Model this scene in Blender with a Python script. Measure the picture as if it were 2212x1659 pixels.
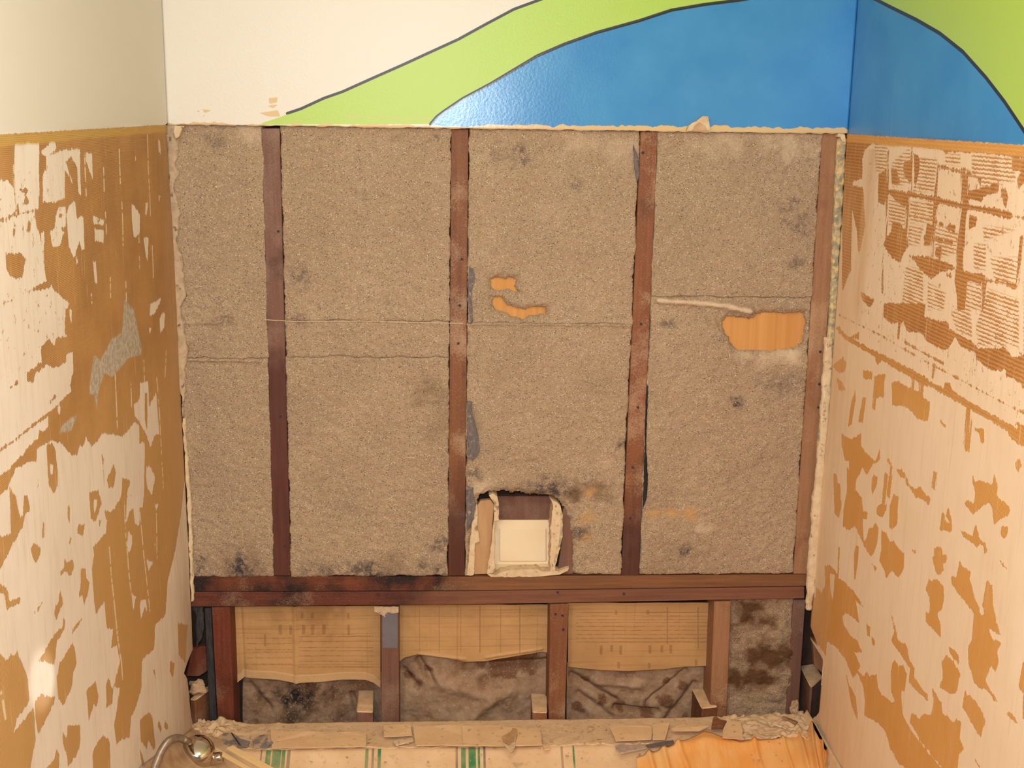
import bpy, bmesh, math, random
import numpy as np
from mathutils import Vector, noise as mn

random.seed(7); rng = np.random.default_rng(7)
for o in list(bpy.data.objects): bpy.data.objects.remove(o)
S = bpy.context.scene
COL = S.collection
H0 = 1.83                                   # height of the top of the stripped opening above the floor

# ------------------------------------------------------------------ camera
CAM = np.array([.5966, -2.7373, .0428 + H0]); YAW, PIT, ROL, F = .0581, .2216, .0145, 2632.8
cy, sy, cp, sp, cr, sr = math.cos(YAW), math.sin(YAW), math.cos(PIT), math.sin(PIT), math.cos(ROL), math.sin(ROL)
FW = np.array([sy*cp, cy*cp, -sp]); RI = np.array([cy, -sy, 0]); UP = np.cross(RI, FW)
R2 = RI*cr + UP*sr; U2 = UP*cr - RI*sr
cd = bpy.data.cameras.new('camera'); cam = bpy.data.objects.new('camera', cd); COL.objects.link(cam)
from mathutils import Matrix
M = Matrix(((R2[0], U2[0], -FW[0], CAM[0]), (R2[1], U2[1], -FW[1], CAM[1]), (R2[2], U2[2], -FW[2], CAM[2]), (0, 0, 0, 1)))
cam.matrix_world = M
cd.sensor_fit = 'HORIZONTAL'; cd.sensor_width = 36; cd.lens = 36*F/2212; cd.clip_start = .05
S.camera = cam

# ------------------------------------------------------------------ light
S.view_settings.view_transform = 'Standard'; S.view_settings.look = 'None'
S.view_settings.gamma = 1; S.view_settings.use_curve_mapping = False; S.view_settings.exposure = 0.0
w = bpy.data.worlds.new('world'); S.world = w; w.use_nodes = True
w.node_tree.nodes['Background'].inputs[0].default_value = (.98, .99, 1.0, 1)
w.node_tree.nodes['Background'].inputs[1].default_value = .24

def area(name, loc, tgt, size, power, col, shape='DISK'):
    l = bpy.data.lights.new(name, 'AREA'); l.shape = shape; l.size = size; l.energy = power; l.color = col
    o = bpy.data.objects.new(name, l); COL.objects.link(o); o.location = loc
    o.rotation_euler = (Vector(tgt) - Vector(loc)).to_track_quat('-Z', 'Y').to_euler(); return o
FLASH = CAM + U2*.05 + R2*-.03 + FW*.03
area('flash_lamp', FLASH, (.70, 0, 1.25), .035, 23.5, (.90, .98, 1.12))
area('vanity_lamp', (.15, -2.7, 2.15), (1.5, -.5, 1.0), .24, 17, (1, .87, .72))
area('ceiling_lamp', (.75, -1.75, 2.40), (.75, -1.1, 0), .30, 8, (1, .94, .86))
_l = bpy.data.lights.new('added_glint_spot', 'SPOT'); _l.energy = 9; _l.spot_size = math.radians(9); _l.spot_blend = .7; _l.shadow_soft_size = .01; _l.color = (1, .98, .92)  # added spot, no fixture there; makes the bright patch on the left wall
_o = bpy.data.objects.new('added_glint_spot', _l); COL.objects.link(_o); _o.location = (.50, -.62, .78); _o.rotation_euler = (Vector((0, -1.022, H0-.80))-Vector(_o.location)).to_track_quat('-Z', 'Y').to_euler()

# ------------------------------------------------------------------ pixels to points
def ray(x, y): return FW*F + R2*(x-1106) - U2*(y-829.5)
def hit(x, y, ax, v):
    d = ray(x, y); return CAM + d*((v-CAM[ax])/d[ax])
def atY(x, y, Y): return hit(x, y, 1, Y)
def atX(x, y, X): return hit(x, y, 0, X)
def atZ(x, y, Z): return hit(x, y, 2, Z)

# ------------------------------------------------------------------ object helpers
def tag(o, label=None, cat=None, group=None, kind=None):
    if label: o['label'] = label
    if cat: o['category'] = cat
    if group: o['group'] = group
    if kind: o['kind'] = kind
    return o
def link(name, me, mat=None, parent=None, smooth=False):
    o = bpy.data.objects.new(name, me); COL.objects.link(o)
    if mat: me.materials.append(mat)
    if parent: o.parent = parent; o.matrix_parent_inverse = parent.matrix_basis.inverted() if parent.type == 'EMPTY' else Matrix()
    if smooth: me.polygons.foreach_set('use_smooth', [True]*len(me.polygons))
    return o
def empty(name, loc=(0, 0, 0)):
    o = bpy.data.objects.new(name, None); COL.objects.link(o); o.location = loc; o.empty_display_size = .05; return o
def obj(name, verts, faces, mat=None, parent=None, smooth=False, bevel=0, seg=1):
    me = bpy.data.meshes.new(name); me.from_pydata([tuple(map(float, v)) for v in verts], [], faces)
    bm = bmesh.new(); bm.from_mesh(me); bmesh.ops.recalc_face_normals(bm, faces=bm.faces)
    if bevel: bmesh.ops.bevel(bm, geom=bm.edges[:], offset=bevel, segments=seg, affect='EDGES', clamp_overlap=True)
    bm.to_mesh(me); bm.free()
    return link(name, me, mat, parent, smooth)
def prism(poly, off):
    n = len(poly); poly = [np.array(p, float) for p in poly]; off = np.array(off, float)
    v = poly + [p+off for p in poly]
    f = [tuple(range(n)), tuple(range(2*n-1, n-1, -1))] + [(i, (i+1) % n, n+(i+1) % n, n+i) for i in range(n)]
    return v, f
def densify(poly, step, jit=0, closed=True):
    out = []; n = len(poly)
    for i in range(n if closed else n-1):
        a = np.array(poly[i], float); b = np.array(poly[(i+1) % n], float)
        k = max(1, int(np.linalg.norm(b-a)/step))
        for j in range(k):
            p = a+(b-a)*j/k
            if jit: p = p + rng.normal(0, jit, len(p))
            out.append(p)
    if not closed: out.append(np.array(poly[-1], float))
    return out
def grid_mesh(name, P, mat, parent=None, attrs=None, mask=None, smooth=True, skirt=None):
    """P (r,c,3) grid of points; mask (r-1,c-1) of faces kept; skirt: offset vector extruded from the border"""
    r, c = P.shape[:2]; idx = np.arange(r*c).reshape(r, c)
    q = np.stack([idx[:-1, :-1], idx[:-1, 1:], idx[1:, 1:], idx[1:, :-1]], -1)
    q = q[mask] if mask is not None else q.reshape(-1, 4)
    V = P.reshape(-1, 3)
    if skirt is not None:
        if mask is None: mask = np.ones((r-1, c-1), bool)
        m = np.pad(mask, 1); sk = []
        V = np.concatenate([V, V+np.array(skirt)]); o = r*c
        for (di, dj, a, b) in ((-1, 0, (0, 0), (0, 1)), (1, 0, (1, 1), (1, 0)), (0, -1, (1, 0), (0, 0)), (0, 1, (0, 1), (1, 1))):
            e = mask & ~m[1+di:r+di, 1+dj:c+dj]; i, j = np.nonzero(e)
            A = idx[i+a[0], j+a[1]]; B = idx[i+b[0], j+b[1]]
            sk.append(np.stack([B, A, A+o, B+o], -1))
        q = np.concatenate([q]+sk)
    used = np.zeros(len(V), bool); used[q.ravel()] = True
    mp = np.cumsum(used)-1; V2 = V[used]; q = mp[q]
    me = bpy.data.meshes.new(name)
    me.vertices.add(len(V2)); me.vertices.foreach_set('co', V2.astype(np.float32).ravel())
    me.loops.add(q.size); me.loops.foreach_set('vertex_index', q.astype(np.int32).ravel())
    me.polygons.add(len(q)); me.polygons.foreach_set('loop_start', np.arange(0, q.size, 4, dtype=np.int32))
    me.polygons.foreach_set('loop_total', np.full(len(q), 4, np.int32))
    me.update(calc_edges=True); me.validate()
    for k, a in (attrs or {}).items():
        A = a.reshape(-1)
        if skirt is not None: A = np.concatenate([A, A])
        at = me.attributes.new(k, 'FLOAT', 'POINT'); at.data.foreach_set('value', A[used].astype(np.float32))
    return link(name, me, mat, parent, smooth)

# value noise in numpy (2D, smooth), used for relief of real surfaces
def vnoise(x, y, seed=0):
    xi = np.floor(x).astype(np.int64); yi = np.floor(y).astype(np.int64); fx = x-xi; fy = y-yi
    def h(a, b):
        n = (a*374761393 + b*668265263 + seed*1442695041) & 0xffffffff
        n = ((n ^ (n >> 13))*1274126177) & 0xffffffff
        return ((n ^ (n >> 16)) & 0xffff)/65535.0
    u = fx*fx*(3-2*fx); v = fy*fy*(3-2*fy)
    return (h(xi, yi)*(1-u)+h(xi+1, yi)*u)*(1-v) + (h(xi, yi+1)*(1-u)+h(xi+1, yi+1)*u)*v
def fbm(x, y, o=4, seed=0):
    s = 0; a = .5
    for k in range(o): s = s+a*(vnoise(x*2**k, y*2**k, seed+k)-.5); a *= .55
    return s

# signed distances (inside positive) of polygons and strokes on a grid
def seg_d(px, py, a, b):
    ax, ay = a; dx, dy = b[0]-ax, b[1]-ay; L = dx*dx+dy*dy+1e-12
    t = np.clip(((px-ax)*dx+(py-ay)*dy)/L, 0, 1); return np.hypot(px-ax-t*dx, py-ay-t*dy)
def poly_sd(px, py, poly):
    d = np.full(px.shape, 1e9); ins = np.zeros(px.shape, bool); n = len(poly)
    for i in range(n):
        a = poly[i]; b = poly[(i+1) % n]; d = np.minimum(d, seg_d(px, py, a, b))
        if a[1] != b[1]:
            c = ((a[1] > py) != (b[1] > py)) & (px < (b[0]-a[0])*(py-a[1])/(b[1]-a[1])+a[0]); ins ^= c
    return np.where(ins, d, -d)
LIM = .04
def box_of(u, v, poly, m=LIM):
    xs = [p[0] for p in poly]; ys = [p[1] for p in poly]
    return (u > min(xs)-m) & (u < max(xs)+m) & (v > min(ys)-m) & (v < max(ys)+m)
def add(f, u, v, poly):
    k = box_of(u, v, poly); f[k] = np.maximum(f[k], np.clip(poly_sd(u[k], v[k], poly), -LIM, LIM))
def sub(f, u, v, poly):
    k = box_of(u, v, poly); f[k] = np.minimum(f[k], -np.clip(poly_sd(u[k], v[k], poly), -LIM, LIM))
def stroke(f, u, v, line, w):
    k = box_of(u, v, line); d = np.full(k.sum(), 1e9)
    for a, b in zip(line[:-1], line[1:]): d = np.minimum(d, seg_d(u[k], v[k], a, b))
    f[k] = np.maximum(f[k], np.clip(w-d, -LIM, LIM))

# ------------------------------------------------------------------ materials
class NT:
    def __init__(s, name):
        s.m = bpy.data.materials.new(name); s.m.use_nodes = True; s.t = s.m.node_tree; s.n = s.t.nodes
        s.b = s.n['Principled BSDF']; s.tc = s.n.new('ShaderNodeTexCoord'); s.P = s.tc.outputs['Object']
    def put(s, inp, v):
        if isinstance(v, bpy.types.NodeSocket): s.t.links.new(v, inp)
        elif isinstance(v, (tuple, list)): inp.default_value = tuple(v)+((1,) if len(v) == 3 and len(inp.default_value) == 4 else ())
        else: inp.default_value = v
    def math(s, op, a, b=0, c=None, clamp=False):
        n = s.n.new('ShaderNodeMath'); n.operation = op; n.use_clamp = clamp; s.put(n.inputs[0], a); s.put(n.inputs[1], b)
        if c is not None: s.put(n.inputs[2], c)
        return n.outputs[0]
    def attr(s, name):
        n = s.n.new('ShaderNodeAttribute'); n.attribute_name = name; return n.outputs['Fac']
    def map(s, v, a, b, c=0, d=1):
        n = s.n.new('ShaderNodeMapRange'); s.put(n.inputs[0], v)
        for i, k in enumerate((a, b, c, d)): n.inputs[1+i].default_value = k
        return n.outputs[0]
    def mix(s, f, a, b):
        n = s.n.new('ShaderNodeMix'); n.data_type = 'RGBA'; s.put(n.inputs[0], f); s.put(n.inputs[6], a); s.put(n.inputs[7], b); return n.outputs[2]
    def scale(s, v=(1, 1, 1), rot=(0, 0, 0)):
        n = s.n.new('ShaderNodeMapping'); s.t.links.new(s.P, n.inputs[0]); n.inputs[3].default_value = v; n.inputs[2].default_value = rot; return n.outputs[0]
    def noise(s, sc, det=3, vec=None, rough=.55, dist=0):
        n = s.n.new('ShaderNodeTexNoise'); s.put(n.inputs['Vector'], vec or s.P); n.inputs['Scale'].default_value = sc
        n.inputs['Detail'].default_value = det; n.inputs['Roughness'].default_value = rough; n.inputs['Distortion'].default_value = dist
        return n.outputs[0]
    def voro(s, sc, vec=None, out='Distance'):
        n = s.n.new('ShaderNodeTexVoronoi'); s.put(n.inputs['Vector'], vec or s.P); n.inputs['Scale'].default_value = sc; return n.outputs[out]
    def wave(s, sc, dist=0, axis='Z', ds=1., vec=None, det=2, drough=.5):
        n = s.n.new('ShaderNodeTexWave'); n.bands_direction = axis; s.put(n.inputs['Vector'], vec or s.P)
        n.inputs['Scale'].default_value = sc; n.inputs['Distortion'].default_value = dist; n.inputs['Detail'].default_value = det
        n.inputs['Detail Scale'].default_value = ds; n.inputs['Detail Roughness'].default_value = drough; return n.outputs['Fac']
    def xyz(s):
        n = s.n.new('ShaderNodeSeparateXYZ'); s.t.links.new(s.P, n.inputs[0]); return n.outputs
    def bump(s, h, st=.5, d=.002):
        n = s.n.new('ShaderNodeBump'); s.put(n.inputs['Height'], h); n.inputs['Strength'].default_value = st; n.inputs['Distance'].default_value = d
        s.t.links.new(n.outputs[0], s.b.inputs['Normal'])
    def out(s, col, rough=.8, metal=0, spec=.5):
        s.put(s.b.inputs['Base Color'], col); s.put(s.b.inputs['Roughness'], rough); s.put(s.b.inputs['Metallic'], metal)
        s.put(s.b.inputs['Specular IOR Level'], spec); return s.m
def C(r, g, b):
    f = lambda c: (c/255/12.92) if c/255 <= .04045 else ((c/255+.055)/1.055)**2.4
    return (f(r), f(g), f(b))

def simple(name, a, b=None, sc=30, rough=.8, bump=.3, spec=.3, metal=0, stretch=(1, 1, 1), dust=None, dthr=(.5, .65), dsc=40):
    t = NT(name); v = t.scale(stretch); n = t.noise(sc, 5, v)
    col = t.mix(t.map(n, .3, .7), a, b or a)
    if dust: col = t.mix(t.map(t.noise(dsc, 5), *dthr), col, dust)
    t.bump(n, bump, .002); return t.out(col, rough, metal, spec)

def wood(name, a, b, dark=None, dust=None, sd=0., axis=2, dthr=(.52, .75), kthr=(.55, .75), ramp=None):
    t = NT(name); st = [60, 60, 60]; st[axis] = 3
    n = t.n.new('ShaderNodeMapping'); t.t.links.new(t.P, n.inputs[0]); n.inputs[3].default_value = st; n.inputs[1].default_value = (sd, sd*2, sd*3)
    g = t.noise(1.6, 6, n.outputs[0], .65); col = t.mix(t.map(g, .3, .72), a, b)
    knot = t.map(t.voro(11), .03, .10, 1, 0)
    col = t.mix(t.math('MULTIPLY', knot, .5), col, dark or tuple(x*.4 for x in a))
    sh = t.n.new('ShaderNodeMapping'); t.t.links.new(t.P, sh.inputs[0]); sh.inputs[1].default_value = (sd*5, sd, sd*7)
    if dark: col = t.mix(t.map(t.noise(5, 5, sh.outputs[0], .6), *kthr), col, dark)
    if dust:
        d = t.math('ADD', t.noise(9, 3, sh.outputs[0]), t.math('MULTIPLY', t.math('SUBTRACT', t.noise(320, 3), .5), .35))
        col = t.mix(t.math('MULTIPLY', t.map(d, *dthr), .8), col, dust)
        col = t.mix(t.map(t.voro(230), .10, .16, .8, 0), col, dust)
    if ramp:
        ax_, p0, p1, tc, amt = ramp; pos = t.math('ADD', t.xyz()[ax_], t.math('MULTIPLY', t.math('SUBTRACT', t.noise(14, 4), .5), .12))
        col = t.mix(t.map(pos, p0, p1, 0, amt), col, t.mix(t.map(g, .3, .7), tc, tuple(x*1.7 for x in tc)))
    t.bump(g, .5, .0012); return t.out(col, .62, 0, .35)

M_red = wood('old_dark_red_timber', C(94, 42, 26), C(124, 62, 38), C(46, 26, 20), C(150, 115, 92), 1.3, dthr=(.56, .78))
M_pur = wood('dusty_brown_timber', C(104, 72, 58), C(126, 88, 70), C(72, 40, 30), C(150, 122, 104), 4.1, dthr=(.5, .8))
M_studA = wood('stud_timber_dark_foot', C(108, 74, 58), C(128, 90, 70), C(76, 42, 30), C(154, 124, 106), 4.1, dthr=(.48, .78), ramp=(2, 1.34, 1.29, C(72, 34, 24), .9))
M_studB = wood('stud_timber_wet_foot', C(110, 68, 42), C(134, 84, 52), C(66, 38, 28), C(190, 158, 126), 7.7, dthr=(.5, .74), ramp=(2, 1.06, .92, C(66, 32, 22), .9))
M_studC = wood('stud_timber_orange', C(116, 70, 42), C(142, 86, 52), C(66, 38, 28), C(190, 158, 126), 9.7, dthr=(.54, .78), ramp=(2, 1.00, .90, C(66, 36, 26), .9))
M_brn = wood('brown_timber', C(116, 72, 46), C(138, 88, 56), C(70, 40, 28), C(176, 144, 114), 7.7, dthr=(.56, .8))
M_org = wood('light_brown_timber', C(142, 100, 68), C(162, 118, 84), C(110, 62, 38), C(190, 156, 118), 2.9, dthr=(.56, .8))
M_plateA = wood('wet_plate_timber', C(92, 44, 28), C(124, 66, 38), C(34, 22, 22), C(150, 116, 88), 3.3, 0, dthr=(.6, .8), kthr=(.45, .58), ramp=(0, .60, .68, C(112, 74, 46), .85))
M_plateB = wood('plate_timber', C(82, 40, 30), C(112, 60, 42), C(40, 26, 24), C(150, 116, 90), 5.9, 0, dthr=(.6, .8), kthr=(.5, .64), ramp=(0, .48, .66, C(108, 70, 50), .85))
M_char = simple('charred_edge', C(44, 40, 40), C(70, 66, 64), 40, .7, stretch=(8, 8, 1))
M_blocktop = simple('dusty_cut_timber', C(206, 164, 120), C(224, 186, 142), 60, .8, dust=C(232, 200, 160), dthr=(.45, .7))

def insulation_mat(name='rock_wool_fill', tint=(1, 1, 1)):
    t = NT(name); k = lambda c: tuple(a*b for a, b in zip(c, tint))
    big = t.noise(6, 4, rough=.6); mid = t.noise(55, 5, rough=.7); fine = t.noise(420, 3, t.scale((.8, 1, 1.3)), rough=.72); cr = t.map(t.noise(24, 6, rough=.75, dist=.8), .485, .5, 0, 1); cr2 = t.math('MULTIPLY', cr, t.map(t.noise(24, 6, rough=.75, dist=.8), .515, .5, 0, 1))
    col = t.mix(t.map(big, .35, .65), k(C(172, 146, 118)), k(C(188, 162, 130)))
    col = t.mix(t.map(mid, .3, .6, .4, 0), col, k(C(156, 128, 102)))
    col = t.mix(t.map(fine, .34, .46, .6, 0), col, k(C(112, 94, 82)))
    col = t.mix(t.map(fine, .56, .68, 0, .75), col, k(C(222, 196, 156)))
    col = t.mix(t.math('MULTIPLY', cr2, t.map(big, .46, .62, 0, .5)), col, k(C(96, 82, 78)))
    fl = t.voro(330, t.scale((.75, 1, 1.25))); rnd = t.voro(330, t.scale((.75, 1, 1.25)), out='Color')
    sp_ = t.n.new('ShaderNodeSeparateColor'); t.t.links.new(rnd, sp_.inputs[0])
    fk = t.math('MULTIPLY', t.map(fl, .2, .34, 1, 0), t.map(sp_.outputs[0], .72, .82))
    col = t.mix(fk, col, k(C(244, 226, 196)))
    fo = t.math('MULTIPLY', t.map(fl, .2, .34, 1, 0), t.map(sp_.outputs[1], .90, .95))
    col = t.mix(fo, col, k(C(196, 128, 64)))
    dk = t.math('MULTIPLY', t.map(fl, .25, .4, 1, 0), t.map(sp_.outputs[2], .82, .88))
    col = t.mix(dk, col, k(C(70, 66, 76)))
    st = t.attr('stain'); col = t.mix(t.math('MULTIPLY', st, .8, clamp=True), col, k(C(92, 58, 34)))
    oc = t.attr('ochre'); col = t.mix(t.math('MULTIPLY', oc, .75, clamp=True), col, k(C(206, 156, 92)))
    bl = t.math('MULTIPLY', t.attr('soot'), t.map(t.noise(70, 6, rough=.72, dist=.6), .42, .56)); col = t.mix(t.math('MULTIPLY', bl, 1.15, clamp=True), col, k(C(64, 60, 66)))
    wh = t.attr('pale'); col = t.mix(t.math('MULTIPLY', wh, .85, clamp=True), col, k(C(226, 200, 166)))
    t.bump(t.math('ADD', t.math('MULTIPLY', mid, 1.2), fine), .7, .003)
    return t.out(col, .95, 0, .1)
M_ins = insulation_mat()

M_kraft = NT('tan_kraft_paper')
_x = M_kraft.xyz()
_g = M_kraft.noise(3, 3, M_kraft.scale((1, 1, 60))); _v = M_kraft.noise(3, 3, M_kraft.scale((45, 1, .6)))
_c = M_kraft.mix(M_kraft.map(M_kraft.noise(7, 3), .35, .65), C(202, 156, 102), C(184, 140, 90))
_c = M_kraft.mix(M_kraft.map(_g, .56, .64, 0, .30), _c, C(150, 108, 62))
_c = M_kraft.mix(M_kraft.map(_v, .62, .72, 0, .25), _c, C(146, 100, 58))
_c = M_kraft.mix(M_kraft.math('MULTIPLY', M_kraft.attr('soot'), .55, clamp=True), _c, C(120, 78, 44))
_c = M_kraft.mix(M_kraft.math('MULTIPLY', M_kraft.attr('stain'), .8, clamp=True), _c, C(110, 68, 36))
_c = M_kraft.mix(M_kraft.math('MULTIPLY', M_kraft.attr('pale'), .6, clamp=True), _c, C(206, 168, 122))
M_kraft.bump(M_kraft.noise(30, 3), .2); M_kraft = M_kraft.out(_c, .6, 0, .3)
M_holekraft = simple('orange_kraft_paper', C(212, 154, 88), C(198, 138, 74), 3, .7, .1, stretch=(30, 30, .5))

def crumple_mat(name, a, b, dk):
    t = NT(name); n = t.noise(26, 6, rough=.65); col = t.mix(t.map(n, .35, .65), a, b)
    col = t.mix(t.map(t.noise(9, 5), .55, .7, 0, .7), col, dk)
    col = t.mix(t.map(t.math('ADD', t.attr('stain'), t.math('MULTIPLY', t.math('SUBTRACT', n, .5), 1.2)), .25, .6, 0, .8), col, dk)
    col = t.mix(t.attr('soot'), col, C(30, 26, 26))
    col = t.mix(t.map(t.noise(260, 3), .58, .7, 0, .6), col, C(196, 170, 142)); t.bump(n, .5, .004); return t.out(col, .75, 0, .25)
M_crum = crumple_mat('dusty_crumpled_foil', C(150, 116, 86), C(176, 146, 116), C(104, 62, 36))
M_crumd = crumple_mat('dark_crumpled_foil', C(130, 98, 72), C(164, 134, 106), C(84, 52, 34))

M_plaster = simple('raw_plaster_edge', C(200, 174, 142), C(172, 144, 114), 60, .85, .6, dust=C(120, 100, 84), dthr=(.6, .66), dsc=55)
M_plastw = simple('broken_plaster_cream', C(226, 202, 164), C(206, 176, 136), 50, .85, .5, dust=C(160, 130, 100), dthr=(.58, .68), dsc=70)
M_green_edge = simple('plaster_green_core', C(196, 178, 140), C(126, 126, 106), 70, .85, .6, dust=C(222, 190, 130), dthr=(.5, .6), dsc=60)
M_cream = simple('cream_ceramic', C(246, 226, 190), C(240, 216, 176), 12, .35, .03)
M_tan = simple('tan_board', C(196, 156, 112), C(178, 136, 94), 8, .8, .2, stretch=(8, 8, 1))
M_card = simple('dusty_cardboard', C(232, 194, 146), C(220, 180, 134), 20, .9, .3, dust=C(178, 138, 98), dthr=(.6, .72), dsc=70)
M_dust = simple('plaster_dust', C(222, 188, 146), C(208, 174, 134), 60, .95, .4, dust=C(160, 128, 98), dthr=(.62, .72), dsc=120)
M_rub = simple('plaster_rubble', C(206, 170, 132), C(178, 144, 110), 60, .95, .8)
M_lead = simple('grey_torn_flashing', C(140, 128, 122), C(100, 96, 98), 40, .4, .5, spec=.5, dust=C(190, 160, 128), dthr=(.5, .6))
M_chrome = simple('chrome', C(196, 184, 170), C(210, 198, 184), 5, .10, 0, metal=1)
M_hose = simple('dull_steel', C(176, 156, 132), C(140, 122, 104), 50, .35, .2, metal=.6)
M_black = simple('black_rubber_and_gap', C(28, 26, 26), C(40, 36, 34), 30, .6)
M_lath = wood('clean_pine_lath', C(246, 206, 142), C(250, 218, 160), None, None, 3, 0)
M_silver = simple('silver_tape', C(220, 205, 190), C(180, 168, 160), 90, .25, .6, metal=.5)
M_bluegrey = simple('blue_grey_foil', C(120, 108, 102), C(92, 82, 82), 60, .6, .4, stretch=(3, 3, 1), dust=C(170, 148, 124), dthr=(.58, .72), dsc=110)
M_enamel = simple('white_enamel', C(235, 228, 215), C(230, 222, 208), 5, .2, 0)
M_sheath = simple('dark_sheathing', C(80, 58, 42), C(60, 44, 34), 20, .9)
M_paintw = simple('ceiling_paint', C(238, 232, 220), C(236, 230, 218), 20, .7, .05)
M_floor = simple('beige_floor', C(170, 140, 110), C(160, 130, 100), 20, .6)

# ------------------------------------------------------------------ side walls: traced patches
def tr(crop, pts):
    ox, oy, s = {'A': (0, 270, 4.1475), 'B': (0, 670, 4.1475), 'C': (0, 1070, 4.1475), 'D': (0, 1259, 4.1465),
                 'E': (1812, 270, 4.1475), 'F': (1812, 670, 4.1475), 'G': (1762, 1020, 4.88), 'H': (1732, 1300, 4.608)}[crop]
    return [(ox+x/s, oy+y/s) for x, y in pts]
def T(spec):
    out = []
    for crop, s in spec:
        n = list(map(float, s.split())); out += tr(crop, list(zip(n[::2], n[1::2])))
    return out
# left wall: plaster showing through the mastic (L_CREAM), then mastic left on it (L_BROWN), then plaster again (L_CREAM2)
L_CREAM = [
 [('A', '130 150 345 145 350 740 300 765 180 790 165 690 140 740 125 240')],
 [('A', '-400 480 0 500 70 500 125 560 135 770 60 830 0 850 -400 900')],
 [('A', '-400 905 0 865 150 815 310 770 330 900 350 960 390 1130 400 1300 420 1400 240 1490 190 1540 -400 1740')],
 [('A', '-400 1760 0 1612 200 1590 240 1530 380 1480 460 1440 465 1660 600 1900 -400 1900')],
 [('A', '360 240 420 200 450 140 490 150 510 210 440 270 560 225 640 215 715 220 725 640 700 600 690 380 640 290 590 330 660 550 600 430 580 400 580 650 480 690 385 690 375 440 410 410 410 280')],
 [('A', '765 230 825 265 830 500 800 400 770 330')],
 [('A', '525 740 585 735 590 900 545 930 575 960 535 1090 475 1090 450 950 490 930 500 830')],
 [('A', '620 710 670 690 685 830 740 810 755 1120 730 1120 705 1030 690 1110 655 1190 615 1080 600 800')],
 [('A', '820 810 930 850 930 900 830 880')], [('A', '840 930 930 945 925 1050 850 1040')],
 [('A', '1175 700 1195 720 1250 800 1250 970 1210 1010 1195 1000 1175 840')],
 [('A', '1285 1015 1335 1005 1320 1230 1300 1130')], [('A', '835 1225 855 1230 875 1430 850 1420')],
 [('A', '1305 690 1325 700 1315 810 1298 800')], [('A', '1420 620 1440 640 1425 690')], [('A', '1415 120 1432 150 1438 250 1422 240')],
 [('A', '370 960 400 960 397 1130 375 1100')], [('A', '675 1150 700 1220 685 1270')],
 [('A', '1350 1600 1440 1550 1400 1659'), ('B', '1380 40 1340 50 1340 0')], [('B', '1440 30 1480 20 1470 150 1440 200 1430 90')],
 [('B', '1335 160 1355 160 1345 220')], [('B', '620 0 640 0 635 110 622 60')],
 [('B', '-400 -60 460 -200 620 -60 585 0 580 200 555 220 530 180 480 320 440 250 360 340 370 460 300 520 235 560 240 640 300 650 320 560 420 490 480 520 590 460 590 400 650 375 655 560 620 680 640 720 500 860 300 1015 110 1175 -400 1450')],
 [('B', '-400 1480 0 1275 290 1050 310 1035 430 950 430 1050 390 1090 350 1070 340 1160 270 1200 200 1290 80 1420 0 1480 -400 1700')],
 [('B', '510 860 540 860 540 920 520 920')],
 [('B', '-400 1900 60 1600 110 1500 130 1420 250 1370 330 1350 330 1240 400 1200 460 1160 560 1200 640 1300 690 1300 720 1200 740 1240 770 1140 820 1220 890 1160 910 1100 1000 1110 1100 1130 1210 1000 1250 1040 1250 1210 1275 1170 1300 1200 1290 1659'),
  ('C', '1270 100 1250 20 1110 -10 1000 150 930 130 960 230 950 340 840 460 845 540 825 650 845 900 860 1070 940 950 960 1190 1020 1190 1000 1370 1050 1340 1080 1480'),
  ('D', '1020 930 1075 940 1050 1100 1020 1280 1045 1460 1070 1410 1160 1380 1175 1200 1210 1130 1270 940 1270 700 1320 640 1380 600 1390 380 1480 290 1495 60'), ('C', '1500 760 1570 480 1620 200 1650 -100 1720 -300 1740 800'), ('D', '1760 1000 1800 2000 -400 2000')],
 [('B', '1200 850 1250 800 1260 650 1330 640 1340 860 1400 740 1430 1110 1390 1110 1350 1230 1310 1110 1240 980 1210 950')],
 [('B', '1310 1400 1350 1400 1390 1500 1360 1659 1320 1580 1310 1500')],
 [('C', '1150 0 1290 0 1280 110 1250 110 1250 270 1210 260 1195 120 1160 150 1140 240 1120 230 1120 60')],
 [('C', '1150 320 1185 360 1185 440 1150 530 1140 440')], [('C', '1310 570 1370 600 1330 680')],
 [('C', '1180 890 1220 900 1195 1040')], [('C', '1260 940 1310 930 1320 1050 1295 1000 1265 1110 1255 1010')],
 [('C', '1385 430 1395 430 1390 490')], [('C', '1390 80 1420 80 1400 140')]]
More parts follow.
